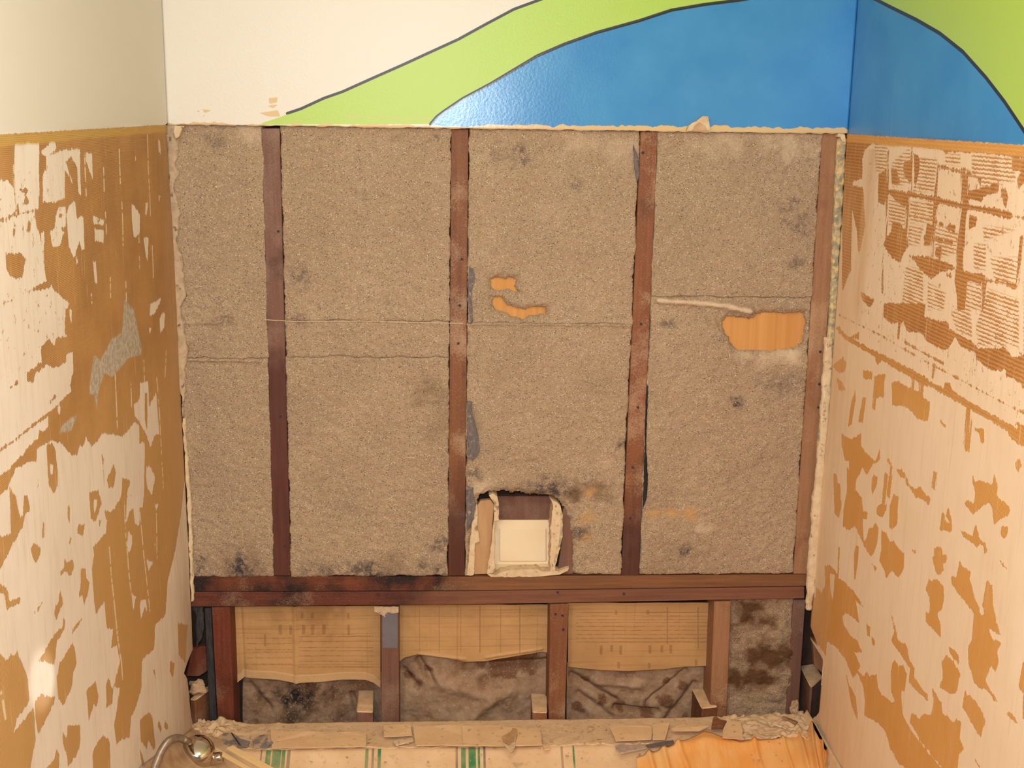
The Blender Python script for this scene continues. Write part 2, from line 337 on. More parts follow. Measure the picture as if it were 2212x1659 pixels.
L_BROWN = [
 [('A', '60 1150 200 1150 230 1200 215 1340 150 1390 90 1350 60 1280')], [('A', '120 920 140 930 130 1010 115 980')],
 [('A', '260 860 285 870 270 950 235 960')], [('A', '530 795 575 795 575 825 530 825')], [('A', '860 850 890 850 880 880')],
 [('C', '75 -100 130 0 150 100 190 200 215 0 240 0 270 140 230 150 200 290 110 430 0 660 -300 900 -300 400 0 370 95 345')],
 [('C', '-300 700 0 790 50 820 90 940 180 920 180 960 70 1020 45 890 0 870 -300 850')],
 [('C', '270 480 300 425 360 470 355 540 315 595 285 550')], [('C', '375 220 395 260 395 390 375 380')],
 [('C', '610 90 628 100 622 250 605 180')], [('C', '690 320 710 240 730 270 765 250 750 360 700 350')],
 [('C', '800 0 900 0 910 80 860 240 815 210')], [('B', '800 1630 880 1610 900 1700 800 1700')], [('C', '890 220 915 220 895 280')],
 [('C', '540 690 570 650 575 560 600 600 660 570 670 650 630 720 590 680 545 710')], [('C', '630 375 645 380 630 440 620 430')],
 [('C', '725 655 770 660 775 740 805 780 790 890 760 970 745 905 715 895 725 780')],
 [('C', '540 840 560 930 565 980 540 1020 505 1130 485 1060 500 980 525 960')], [('C', '300 1055 385 940 335 1040')],
 [('C', '650 1250 655 1190 735 1110 690 1190')],
 [('C', '350 1480 480 1250 560 1180 575 1100 590 1130 570 1230 515 1300 490 1520')],
 [('C', '540 1500 655 1320 680 1400 690 1510 660 1590'), ('D', '650 930 570 1100 530 1050 510 850')],
 [('C', '-300 1300 0 1400 60 1480 100 1410 130 1450 160 1380 190 1480 220 1560'), ('D', '250 860 265 1050 240 1100 150 1210 120 1340 300 1120 320 1400 270 1659 200 1900 -300 1900')],
 [('D', '360 1000 490 1030 480 1080 345 1360 315 1200 310 1080')],
 [('D', '775 970 860 880 885 1010 875 1110 845 1090 800 1230 790 1080')], [('D', '955 920 975 840 1015 960 1010 1080 955 1120')],
 [('D', '560 1340 605 1380 610 1275 720 1275 725 1420 700 1530 610 1650 600 1560 565 1440')],
 [('D', '420 1659 490 1570 510 1480 530 1540 530 1659 500 1900 380 1900')],
 [('D', '830 1530 890 1400 930 1370 985 1420 985 1659 970 1900 840 1900')],
 [('D', '1250 1240 1280 1200 1340 1160 1370 1200 1390 1470 1370 1500 1330 1400 1310 1490 1260 1410')],
 [('B', '415 1210 470 1190 500 1260 520 1450 515 1580 480 1650 440 1580 420 1300')], [('B', '955 1520 1020 1380 1040 1450 1020 1590 980 1590')],
 [('B', '1100 1500 1170 1530 1140 1659 1130 1900 1080 1800')], [('B', '912 1290 932 1330 925 1400 948 1659 930 1500')],
 [('B', '340 1520 345 1520 342 1590 335 1580')], [('D', '1520 700 1560 720 1550 860 1520 800')], [('D', '1590 360 1680 380 1660 720 1600 640')],
 [('D', '1420 1220 1450 1300 1440 1340 1415 1290')], [('D', '1480 1230 1505 1290 1490 1320 1470 1290')], [('D', '1370 780 1390 780 1395 880')],
 [('B', '1300 740 1325 740 1320 1100 1300 980')], [('B', '430 830 480 760 500 770 450 840')], [('B', '90 690 160 625 170 650 100 695')],
 [('A', '165 570 250 570 260 600 200 610 240 650 270 690 200 720 230 640')],
 [('A', '30 1590 120 1565 30 1600')], [('D', '1250 1480 1290 1600 1290 1700 1270 1640')], [('C', '850 40 850 40 850 40')]]
L_CREAM2 = [[('C', '840 40 870 40 868 90 850 150 842 100')], [('B', '450 1380 480 1380 480 1470 460 1470')], [('D', '1300 1000 1300 1000 1300 1000')]]
L_SCRAPE = [('A', '1070 215 1078 440 1080 530'), ('A', '928 380 935 600'), ('A', '760 260 770 640'), ('A', '1208 235 1212 330'), ('A', '1322 80 1330 400 1345 640'), ('A', '1090 690 1105 1080'), ('A', '945 780 955 980'),
  ('A', '1240 980 1250 1350'), ('A', '122 360 150 810'), ('A', '1365 1080 1372 1370'), ('A', '985 1350 988 1550'), ('A', '1425 100 1440 260'), ('A', '820 1510 826 1600'), ('A', '1125 1400 1135 1659'), ('A', '1345 640 1350 820'),
  ('C', '1120 60 1125 300 1145 560 1165 800 1180 900'), ('C', '1255 150 1270 320 1290 540 1320 800 1345 1060'), ('C', '980 460 1000 700 1020 900 1035 1050 1060 1300 1090 1500 1100 1650'), ('C', '1400 100 1410 600'), ('B', '1030 560 1045 900 1050 1060'),
  ('B', '1290 380 1300 640'), ('B', '1490 360 1480 600'), ('D', '8 970 50 1240'), ('B', '1405 600 1430 900 1445 1200 1465 1600'), ('B', '1170 620 1180 900')]
L_GREY = [[('B', '1110 -100 1200 0 1270 330 1270 400 1150 430 1060 540 1000 600 940 560 880 740 870 900 850 760 800 750 830 500 850 400 900 450 1000 260 1090 200')],
          [('B', '640 960 690 950 640 1080 530 1100 560 1030')]]
# right wall: mastic left on the pale wall
R_BROWN = [
 [('E', '60 70 1659 190 2200 230 2200 340 1659 300 1560 280 1400 260 1200 240 950 250 880 200 700 190 650 190 480 150 330 110 290 170 235 220 210 300 205 480 80 520 60 300')],
 [('E', '125 540 215 560 225 740 235 900 180 1180 160 950 120 740')], [('E', '670 240 720 290 720 400 690 520 670 520')],
 [('E', '590 330 660 320 650 520 600 480 580 390')], [('E', '355 440 430 400 440 600 410 720 350 690')],
 [('E', '1170 590 1290 560 1440 510 1430 600 1300 640 1290 690 1230 680 1140 650')], [('E', '1455 560 1490 560 1520 650 1495 735 1460 640')],
 [('E', '1170 790 1240 830 1230 900 1170 940')], [('E', '430 1000 560 880 600 960 610 1100 550 1230 470 1180 400 1070')],
 [('E', '630 1170 800 1180 1000 1240 1050 1290 900 1320 830 1380 740 1300 690 1230')],
 [('E', '1050 1290 1300 1340 1280 1420 1150 1400 1130 1659 1060 1659 1040 1400')],
 [('E', '790 880 850 900 820 1080 760 1080')], [('E', '1310 1390 1420 1390 1600 1430 1600 1480 1450 1420')],
 [('E', '200 1490 320 1570 280 1640 210 1560')], [('E', '965 1330 1000 1325 1010 1360 975 1370')],
 [('E', '1560 290 1659 300 1800 300 1700 480 1610 590 1600 480 1640 420 1560 400')], [('E', '870 1090 930 1100 920 1190 860 1160')],
 [('E', '1170 400 1190 450 1280 470 1270 560 1240 470 1150 450')], [('E', '470 380 520 400 560 520 480 530')],
 [('E', '450 600 640 620 600 740 520 680')], [('E', '60 100 130 100 110 1300 30 1500 30 900')],
 [('E', '480 870 560 880 540 960 470 960')], [('E', '1000 880 1060 910 1030 960 960 930')],
 [('F', '400 -60 780 -60 770 60 990 120 990 170 1240 310 1240 340 1500 340 1560 420 1659 400 2100 380 2100 900 1659 690 1580 620 1500 600 1500 530 1380 545 1290 490 1270 450 1225 450 1225 380 1100 330 1040 240 970 350 900 340 800 280 730 200 620 190 580 110 470 120 400 60')],
 [('F', '470 640 540 640 700 730 740 720 760 790 820 820 820 900 800 1000 710 970 640 890 560 850 480 850')],
 [('F', '320 590 430 570 400 640 405 780 320 780')], [('F', '310 370 400 420 340 500')], [('F', '180 190 180 270 110 240')],
 [('F', '215 540 295 550 290 620 220 610')], [('F', '40 420 70 480 50 560 0 560 -60 500')], [('F', '-20 600 30 640 60 720 0 720')],
 [('F', '145 720 150 800 120 1000 80 1050 110 850')], [('F', '210 770 240 790 210 1010 170 1000 200 860')],
 [('F', '1215 1050 1300 1060 1300 1190 1270 1190 1260 1110 1220 1080')], [('F', '1580 1370 1620 1320 1640 1390 1600 1460')],
 [('F', '20 1100 100 1160 200 1100 200 1220 250 1290 330 1350 370 1230 370 1340 300 1390 250 1480 210 1400 150 1540 140 1659 80 1659 90 1500 90 1350 50 1340 20 1200')],
 [('F', '510 1420 560 1420 590 1500 540 1490')], [('F', '910 990 960 1040 930 1040')], [('F', '290 1560 310 1480 345 1490 340 1560 310 1640')],
 [('F', '950 650 990 650 1020 740 940 700')], [('F', '1590 970 1620 1030 1580 1040')], [('F', '1500 1060 1659 1040 2000 1150 2000 1300 1640 1220 1550 1150')],
 [('G', '190 20 215 20 230 110 260 130 260 280 270 340 245 485 195 430 185 130')],
 [('G', '330 -60 400 60 410 180 490 280 500 400 545 430 540 490 500 500 505 720 520 740 560 600 610 580 630 520 660 600 650 740 620 860 580 885 510 780 430 590 400 565 350 615 285 570 290 400 325 220')],
 [('G', '695 610 740 630 785 740 820 720 870 800 930 860 930 1010 880 1120 800 1040 740 1115 720 1030 670 930 690 800')],
 [('G', '640 370 700 330 745 340 740 400 710 470 640 440')], [('G', '780 350 820 230 870 250 860 550 800 600 775 590')],
 [('G', '590 60 620 30 650 80 600 230 585 150')], [('G', '970 130 1060 180 1090 125 1150 230 1210 280 1190 345 1130 290 1050 265')],
 [('G', '1310 600 1330 440 1370 460 1390 350 1430 500 1435 620 1390 630')],
 [('G', '1650 30 1680 110 1740 90 1870 140 1880 30 1915 140 1900 260 2000 320 2055 390 2030 460 1980 470 1890 540 1870 470 1865 360 1820 315 1710 400 1660 455 1560 320 1610 300 1665 330 1680 230')],
 [('G', '1510 600 1650 680 1680 510 1710 690 1790 750 1805 830 1780 860 1770 790 1730 760 1690 780 1540 660')],
 [('G', '1960 570 2030 580 2030 640 1990 710 1955 660')],
 [('G', '1215 890 1250 880 1250 800 1320 790 1340 870 1385 880 1375 940 1340 960 1345 1040 1310 1080 1280 1070')],
 [('G', '1925 900 2030 1010 2020 1030 1960 970')],
 [('G', '1420 1090 1480 1100 1510 920 1540 990 1640 1050 1620 1120 1640 1200 1660 1300 1720 1440 1760 1350 1800 1140 1860 1200 1870 1400 1900 1560'), ('H', '1930 200 1980 330 1850 260 1900 380 1980 400 1940 500 1960 610 1920 690 1880 650 1820 780 1940 980 1920 990 1820 860 1770 860 1710 790 1660 640 1645 450 1690 370 1710 120'), ('G', '1660 1480 1550 1340 1430 1180')],
 [('G', '1190 1110 1220 1150 1270 1130 1345 1200 1350 1360 1320 1440 1290 1480'), ('H', '1350 130 1370 210 1380 350 1230 200 1230 100'), ('G', '1190 1480 1200 1400 1190 1320 1160 1240')],
 [('G', '400 860 420 780 455 780 445 940 410 1150 400 950')], [('G', '590 960 645 1010 630 1050')], [('G', '985 790 1055 840 1030 850')],
 [('H', '550 690 620 740 640 700 680 740 740 720 760 860 790 920 900 1000 940 1000 890 900 885 700 895 610 930 580 960 640 1010 630 1040 720 1020 880 990 900 1000 1100 1040 1200 1170 1390 1400 1659 1400 1900 1040 1900 1040 1659 960 1600 880 1450 840 1300 760 1200 620 1130 630 1000 610 850')],
 [('H', '1080 1200 1100 1090 1170 1170 1210 1120 1280 1130 1310 1000 1290 850 1380 1000 1400 1100 1510 1210 1540 1150 1580 1200 1570 1350 1615 1470 1560 1520 1550 1659 1530 1900 1420 1900 1400 1659 1200 1400')],
 [('H', '890 380 920 300 905 150 955 380 1050 440 1060 540 1110 680 1110 740 1170 830 1250 930 1255 990 1140 880 1080 800 1080 660 960 490 900 410')],
 [('H', '1390 600 1430 520 1480 570 1580 720 1540 880 1500 920 1440 890 1360 850 1400 760')], [('H', '1450 430 1555 530 1560 620 1470 510')],
 [('H', '1620 900 1680 950 1800 1100 1820 1190 1780 1340 1740 1290 1670 1170 1600 1050')],
 [('H', '2200 600 2500 600 2500 1200 2200 1150 2210 900 2165 850')], [('H', '2045 1070 2120 1140 2155 1230 2040 1130')],
 [('H', '1720 1570 1820 1700 1760 1640')], [('H', '640 210 680 250 675 350 650 340')], [('H', '690 340 730 380 730 440 700 420')],
 [('H', '20 -60 540 0 560 180 480 130 440 100 405 150 420 240 480 330 560 400 600 500 520 500 580 640 510 760 430 560 330 430 250 400 240 540 170 430 100 350 30 250 20 100')],
 [('G', '100 990 150 980 230 1060 250 1120 300 1150 400 1250 500 1420 420 1350 430 1460 460 1590 350 1500 300 1470 260 1600 100 1660 0 1660 0 1200 60 1280 100 1200')],
 [('H', '430 660 470 830 540 950 560 1200 500 1050 470 880')]]
R_CREAM2 = [[('G', '1340 465 1380 480 1410 530 1380 520')], [('G', '1720 1470 1750 1400 1780 1500 1740 1500')], [('G', '150 1060 210 1080 180 1380 160 1250')],
            [('E', '310 100 440 200 430 400 330 380')], [('E', '480 150 560 170 580 300 480 330')]]
R_STROKE = [('E', '450 600 640 620 860 665 1100 725 1380 770 1520 810', 20), ('E', '1120 400 1130 700 1110 900 1085 1290', 18), ('E', '640 810 860 860 1000 930 1080 985', 8),
  ('E', '900 370 1100 420', 14), ('E', '770 1010 1000 1050', 14), ('E', '655 190 650 620', 6), ('E', '880 340 865 640 850 900 845 1170', 7), ('E', '440 240 440 600 425 1000', 7),
  ('E', '1300 1350 1290 1659', 7), ('E', '1600 1440 1610 1250 1630 1000', 5), ('E', '620 640 610 1080', 10), ('E', '395 1080 390 1500', 5), ('E', '1590 820 1900 880', 7),
  ('F', '0 40 400 240 800 470 1100 630 1500 840 1900 1030', 4), ('F', '600 290 920 470', 7), ('F', '0 170 60 240 300 380 480 470', 22),
  ('F', '470 470 640 560 780 640', 34), ('F', '780 640 1000 760', 20), ('F', '1000 750 1200 870 1400 980 1600 1100 1800 1200', 26), ('F', '1160 860 1170 1000 1140 1250', 12),
  ('F', '450 1350 470 1400 440 1659', 14), ('F', '860 1450 840 1590', 5), ('F', '860 490 840 600', 6), ('F', '1225 340 1215 600', 6), ('F', '545 100 535 250', 7), ('F', '670 630 665 720', 5),
  ('F', '735 660 735 720', 10), ('F', '320 600 310 880', 6), ('G', '750 30 730 200 715 330', 16), ('G', '870 20 930 20 970 130', 12), ('G', '1255 0 1240 160', 6), ('G', '250 800 240 1100', 6),
  ('G', '810 1530 830 1660', 7), ('H', '1100 640 1080 800', 9)]
R_COMB = [[('E', '320 130 440 190 430 420 330 420')], [('E', '480 330 640 200 660 520 480 560')], [('E', '720 290 880 290 860 600 660 600')], [('E', '450 640 600 700 600 900 450 900')],
          [('E', '640 680 860 680 850 880 640 880')], [('E', '860 880 1080 960 1060 1150 870 1200')], [('E', '600 1260 760 1300 760 1659 560 1659')], [('E', '800 1400 960 1500 940 1659 800 1659')],
          [('E', '1210 1060 1320 1060 1320 1300 1210 1300')], [('E', '1290 900 1600 930 1300 1040')], [('E', '1350 1180 1610 1180 1610 1420 1400 1420')], [('E', '1120 1400 1280 1400 1270 1659 1120 1659')],
          [('E', '950 250 1090 260 1090 370 950 350')], [('E', '1190 250 1560 290 1600 500 1290 560 1190 430')], [('E', '630 900 760 900 720 1080 620 1080')],
          [('F', '1230 150 1330 -200 1620 -100 1620 330 1250 320')], [('F', '1659 -300 2000 -300 2000 400 1659 400')], [('F', '1000 20 1180 -100 1200 250 1050 180')], [('E', '1130 1440 1280 1440 1280 1660 1130 1660')]]

def side_mat(name, upper, right):
    t = NT(name); X = t.xyz()
    stn = t.noise(1, 4, t.scale((1, 90, 12)), .6)                      # edges torn along the vertical
    stv = t.noise(240, 3)
    m = t.math('ADD', t.attr('mastic'), t.math('MULTIPLY', t.math('SUBTRACT', stn, .5), .016))
    m = t.math('ADD', m, t.math('MULTIPLY', t.math('SUBTRACT', stv, .5), .005))
    mot = t.math('MULTIPLY', t.map(t.noise(60, 5, rough=.7), .60, .66), t.attr('mottle'))
    fine = t.wave(46 if right else 118, 2.6 if right else 5, 'Z', 1.2, t.scale((1, 8, 1) if not right else (1, 3.5, 1)), 2)
    diag = t.wave(70, 2.2, 'Z', 2, t.scale((1, 1, 1), (-.85, 0, 0)), 2)
    comb = t.math('MULTIPLY', t.map(t.math('ADD', fine, t.math('MULTIPLY', t.math('SUBTRACT', t.noise(26, 5, rough=.65), .5), 2.2)), .56, .66), t.map(t.attr('comb'), -.002, .004))
    k = t.math('MAXIMUM', t.math('MAXIMUM', t.map(m, -.0006, .0006), comb), mot)
    low = t.map(X[2], H0-.62, H0-.40, 0, 1) if not right else t.map(X[2], H0-.50, H0-.36, 0, 1)
    ridge = t.mix(low, (0, 0, 0), (1, 1, 1))
    rd = t.math('MULTIPLY', fine, low); rd = t.math('ADD', rd, t.math('MULTIPLY', t.map(diag, 0, 1, .3, .75), t.math('SUBTRACT', 1, low)))
    big = t.noise(7, 4)
    A, B, D = ((C(196, 134, 70), C(178, 116, 58), C(220, 160, 82)) if right else (C(196, 142, 82), C(176, 124, 70), C(194, 150, 92)))
    br = t.mix(t.map(big, .38, .62), A, B)
    br = t.mix(t.math('MULTIPLY', t.math('SUBTRACT', 1, low), .8), br, D)
    br = t.mix(t.map(rd, .2, .9, 0, .26), br, C(222, 180, 118))
    br = t.mix(t.map(rd, .3, .0, 0, .26), br, C(122, 76, 36))
    cr_ = t.mix(t.map(t.noise(3, 3), .35, .65), C(238, 224, 210), C(232, 216, 200)) if not right else t.mix(t.map(t.noise(3, 3), .35, .65), C(242, 218, 186), C(238, 210, 174))
    # vertical scrapes on the cream
    cr_ = t.mix(t.map(t.noise(1, 3, t.scale((1, 160, 5))), .6, .7, 0, .2), cr_, C(196, 160, 120))
    body = t.mix(k, cr_, br)
    gap = t.map(t.noise(1, 3, t.scale((1, 150, 6))), .66, .69, 0, .6)   # pale vertical scraper lines over the mastic
    body = t.mix(t.math('MULTIPLY', gap, k), body, C(226, 190, 140))
    sc_ = t.math('MULTIPLY', t.map(t.attr('scrape'), -.0006, .0002), t.map(t.noise(1, 3, t.scale((1, 8, 90))), .42, .5))
    body = t.mix(t.math('MULTIPLY', sc_, .85), body, C(240, 222, 192))
    dn = t.math('ADD', t.attr('dust'), t.math('MULTIPLY', t.math('SUBTRACT', t.noise(1, 5, t.scale((1, 60, 9)), .65), .5), 1.3), clamp=True)
    body = t.mix(t.math('MULTIPLY', dn, .85), body, C(196, 162, 128) if not right else C(220, 182, 140))
    gy = t.map(t.math('ADD', t.attr('grey'), t.math('MULTIPLY', t.math('SUBTRACT', stv, .5), .006)), -.002, .002)
    body = t.mix(gy, body, t.mix(t.map(t.noise(90, 5), .4, .6), C(176, 158, 138), C(206, 192, 174)))
    # smear band under the paint edge
    bn = t.math('ADD', t.attr('band'), t.math('MULTIPLY', t.math('SUBTRACT', t.noise(1, 4, t.scale((1, 14, 40))), .5), .012))
    body = t.mix(t.map(bn, -.002, .003), body, C(206, 162, 86) if not right else C(220, 160, 84))
    # painted wall above
    up = t.math('ADD', t.attr('up'), t.math('MULTIPLY', t.math('SUBTRACT', t.noise(70, 5, rough=.65), .5), .008))
    paint = upper(t)
    isup = t.map(up, -.0008, .0008)
    col = t.mix(isup, body, paint)
    h = t.math('MULTIPLY', k, t.math('ADD', .6, t.math('MULTIPLY', rd, .8))); h = t.math('MULTIPLY', h, t.math('SUBTRACT', 1, isup))
    h = t.math('ADD', h, isup); t.bump(t.math('ADD', h, t.math('MULTIPLY', stv, .1)), .55, .0014)
    t.out(col, t.map(isup, 0, 1, .6, .38 if right else .5), 0, .3); return t.m
def up_left(t): return t.mix(t.noise(3, 2), C(228, 220, 206), C(224, 217, 205))
WHT, GRN, BLU, BLK = (C(226, 218, 202), C(176, 206, 84), C(54, 134, 196), C(36, 32, 40))
def mural(t, grn='green', blu='blue'):
    g = t.map(t.attr('green'), -.0005, .0005); b = t.map(t.attr('blue'), -.0005, .0005)
    w = t.mix(t.noise(4, 2), WHT, tuple(x*.98 for x in WHT))
    bc = t.mix(t.map(t.noise(8, 3), .35, .7), BLU, C(68, 146, 202))
    bc = t.mix(t.map(t.noise(1, 3, t.scale((120, 120, 3))), .70, .74, 0, .25), bc, C(150, 190, 214))
    c = t.mix(g, t.mix(b, w, bc), GRN)
    c = t.mix(t.map(t.attr('line'), -.0004, .0004), c, BLK)
    return t.mix(t.map(t.attr('chip'), -.0005, .0005), c, C(214, 182, 130))
M_left = side_mat('left_wall_mastic_and_paint', up_left, False)
M_right = side_mat('right_wall_mastic_and_mural', mural, True)

def side_wall(name, X, sgn, mat, polys, outline, right):
    y = np.concatenate([np.linspace(-3.3, -1.35, 6)[:-1], np.linspace(-1.35, 0, 271)])
    z = np.concatenate([np.linspace(-H0, -1.5, 4)[:-1], np.arange(-1.5, .34, .003), np.linspace(.36, .60, 4)])+H0
    Y, Z = np.meshgrid(y, z)
    # torn end of the wall towards the back wall: traced outline
    oz = []; oy = []
    for px, py in outline:
        p = atX(px, py, X); oz.append(p[2]); oy.append(p[1])
    k = np.argsort(oz); end = np.interp(z, np.array(oz)[k], np.array(oy)[k])
    _nz = fbm(z*40, z*0+3, 3, 5 if right else 9)*.012; end = end + np.where(z < H0-.002, np.where(z > H0-1.14, np.abs(_nz)+.004, _nz), 0); end = np.minimum(end, .012); end = np.where(z > H0, 0, end)
    s = (Y+.1)/.1; Yt = np.where(Y > -.1, -.1+s*(end[:, None]+.1), Y)
    G = lambda sp_: [(p[1], p[2]) for p in (atX(a, b, X) for a, b in T(sp_))]
    f = np.full(Y.shape, -LIM)
    if not right:
        f[:] = LIM; f[Z < H0-1.5] = -LIM
        for s_ in polys['cream']: sub(f, Yt, Z, G(s_))
        for s_ in polys['brown']: add(f, Yt, Z, G(s_))
        for s_ in polys['cream2']: sub(f, Yt, Z, G(s_))
    else:
        for s_ in polys['brown']: add(f, Yt, Z, G(s_))
        for c, pts, wd in R_STROKE:
            g = G([(c, pts)]); sc = {'G': 4.88, 'H': 4.608}.get(c, 4.1475); stroke(f, Yt/3, Z, [(a/3, b_) for a, b_ in g], wd/sc*.0010)
        for s_ in polys['cream2']: sub(f, Yt, Z, G(s_))
    at = {'mastic': f, 'up': (Z-H0)*1.0}
    at['band'] = np.minimum(H0-Z, Z-(H0-(.016 if not right else .018)))
    g = np.full(Y.shape, -LIM)
    for s_ in polys.get('grey', []): add(g, Yt, Z, G(s_))
    at['grey'] = g
    g = np.full(Y.shape, -LIM)
    for s_ in polys.get('comb', []): add(g, Yt, Z, G(s_))
    at['comb'] = g
    g = np.full(Y.shape, -LIM)
    for c, pts in ([] if right else L_SCRAPE): stroke(g, Yt/3, Z, [(a/3, b_) for a, b_ in G([(c, pts)])], .0010)
    at['scrape'] = g
    zz = Z-H0
    edge = np.clip((Yt+.16)/.12, 0, 1)
    if right:
        d = edge*.45*np.clip((-zz-.05)/.1, 0, 1); d = np.maximum(d, np.clip(1-np.abs(Yt+.17+zz*.04)/.06, 0, 1)*np.clip((zz+.44)/.08, 0, 1)*.9*(zz < -.03))
        d = np.maximum(d, np.clip((-zz-1.12)/.2, 0, 1)*np.clip((Yt+.45)/.25, 0, 1)*.8)
        mo = (zz < -.05)*(zz > -.42)*.8*(Yt < -.15)
    else:
        d = edge*.38+np.clip((-zz-1.0)/.4, 0, 1)*np.clip((Yt+.35)/.2, 0, 1)*.6
        band = np.clip(1-np.abs(zz+.44-.13*(-Yt)+.0)/.05, 0, 1)*0
        mo = (zz < -.05)*(zz > -.34)*1.0*np.clip((-Yt-.72)/.12, 0, 1)
    at['dust'] = d; at['mottle'] = mo.astype(float)
    gr = np.full(Y.shape, -LIM); bl = gr.copy(); ln = gr.copy(); ch = gr.copy()
    if right:
        bl[:] = LIM
        cv = [(1780, -60), (1840, -25), (1890, -2), (1925, 16), (1980, 43), (2030, 72), (2080, 112), (2130, 168), (2170, 220), (2212, 283), (2250, 350), (2290, 440)]
        c = [(p[1], p[2]) for p in (atX(a, b, X) for a, b in cv)]
        pg = c+[(-3.4, H0-.3), (-3.4, H0+1), (.2, H0+1)]
        gr = np.clip(poly_sd(Yt, Z, pg), -LIM, LIM); stroke(ln, Yt, Z, c, .0036)
    at['green'] = gr; at['blue'] = bl; at['line'] = ln; at['chip'] = ch
    relief = fbm(Y*6, Z*6, 3, 2)*.004*(Z < H0)
    P = np.stack([X+sgn*np.maximum(relief, -.001), Yt, Z], -1)
    if sgn < 0: P = P[:, ::-1]; at = {k_: v[:, ::-1] for k_, v in at.items()}
    o = grid_mesh(name, P, mat, None, at, skirt=(-sgn*.016, 0, 0)); tag(o, kind='structure'); return o
LOUT = [(350, 0), (356, 268), (378, 600), (396, 950), (410, 1230), (414, 1310), (421, 1345), (423, 1380), (418, 1400), (405, 1432), (398, 1455), (406, 1466), (410, 1500), (412, 1540), (418, 1575), (440, 1640)]
ROUT = [(1845, 0), (1831, 290), (1815, 560), (1795, 850), (1772, 1099), (1755, 1260), (1745, 1340), (1741, 1365), (1757, 1387), (1768, 1400), (1783, 1435), (1778, 1462), (1776, 1515), (1768, 1540), (1750, 1556), (1742, 1580)]
wl = side_wall('wall_left', 0., 1, M_left, dict(cream=L_CREAM, brown=L_BROWN, cream2=L_CREAM2, grey=L_GREY), LOUT, False)
wr = side_wall('wall_right', 1.5, -1, M_right, dict(brown=R_BROWN, cream2=R_CREAM2, comb=R_COMB), ROUT, True)

# ------------------------------------------------------------------ back wall, painted part above the opening
x = np.arange(0, 1.5001, .004); z = np.concatenate([np.arange(0, .33, .003), np.linspace(.34, .60, 6)])+H0
Xg, Zg = np.meshgrid(x, z)
o1 = [(556, 269), (605, 253), (650, 235), (700, 212), (740, 198), (800, 171), (870, 140), (920, 117), (990, 85), (1050, 52), (1110, 20), (1170, -2), (1260, -38), (1400, -70)]
o2 = [(930, 268), (944, 252), (960, 240), (1000, 213), (1060, 181), (1110, 151), (1160, 121), (1220, 95), (1290, 70), (1380, 45), (1450, 22), (1520, 10), (1600, 0), (1700, -18), (1845, -32)]
b = lambda L: [(p[0], p[2]) for p in (atY(a, c, 0) for a, c in L)]
c1, c2 = b(o1), b(o2)
at = {'green': np.clip(poly_sd(Xg, Zg, c1+[(1.6, H0+.9), (1.6, c2[-1][1])]+c2[::-1]), -LIM, LIM),
      'blue': np.clip(poly_sd(Xg, Zg, c2+[(1.6, c2[-1][1]), (1.6, H0-.1), (c2[0][0], H0-.1)]), -LIM, LIM)}
ln = np.full(Xg.shape, -LIM); stroke(ln, Xg, Zg, b([(620, 245)]+o1[2:]), .0030); stroke(ln, Xg, Zg, c2, .0034); at['line'] = ln
ch = np.full(Xg.shape, -LIM)
for poly in ([(580, 212), (600, 210), (598, 222), (582, 224)], [(575, 228), (600, 226), (590, 234)], [(560, 244), (600, 238), (606, 252), (580, 252)], [(422, 240), (432, 238), (430, 243)], [(436, 236), (460, 238), (442, 244)],
             [(436, 250), (444, 248), (440, 254)]): add(ch, Xg, Zg, b(poly))
rough_edge = np.interp(Xg, [0, .25, .45, .7, .9, 1.2, 1.5], [.004, .003, .006, .008, .010, .012, .012])
ch = np.maximum(ch, (rough_edge + fbm(Xg*50, Xg*0+1, 4, 3)*.012) - (Zg-H0))
crk = .0012-np.abs(Zg-(H0+.022+fbm(Xg*30, Xg*0, 3, 8)*.012)); ch = np.where((Xg > .38) & (Xg < .57), np.maximum(ch, crk), ch)
at['chip'] = ch
t = NT('mural_paint_on_back_wall'); colr = mural(t)
t.bump(t.math('ADD', t.noise(160, 3), t.math('MULTIPLY', t.noise(18, 3), 1.5)), .12, .002); M_back = t.out(colr, t.map(t.attr('blue'), -.001, .001, .42, .24), 0, .45)
wb = empty('wall_back', (0, 0, H0)); tag(wb, kind='structure')
P = np.stack([Xg, 0*Xg, Zg], -1)
# ragged lower edge
row = (fbm(x*60, x*0, 3, 4)*.006); P[0, :, 2] += np.minimum(row, .001)
grid_mesh('painted_plaster', P, M_back, wb, at, skirt=(0, .018, 0))
obj('header_framing', *prism([(-.14, .02, H0+.003), (1.64, .02, H0+.003), (1.64, .02, H0+.6), (-.14, .02, H0+.6)], (0, .10, 0)), M_sheath, wb)
obj('sheathing', *prism([(-.14, .15, 0), (1.64, .15, 0), (1.64, .15, H0+.6), (-.14, .15, H0+.6)], (0, .02, 0)), M_sheath, wb)
# added panels keeping stray light out of the cavities behind the end walls
for sx, wn in ((-.14, wl), (1.62, wr)):
    obj('cavity_light_stop', *prism([(sx, -.35, 0), (sx, .125, 0), (sx, .125, H0+.6), (sx, -.35, H0+.6)], (.02, 0, 0)), M_sheath, wn)
    xx = -.12 if sx < 0 else 1.517
    obj('cavity_light_stop_return', *prism([(xx, -.35, 0), (xx, -.35, H0+.6), (xx+.103, -.35, H0+.6), (xx+.103, -.35, 0)], (0, .02, 0)), M_sheath, wn)
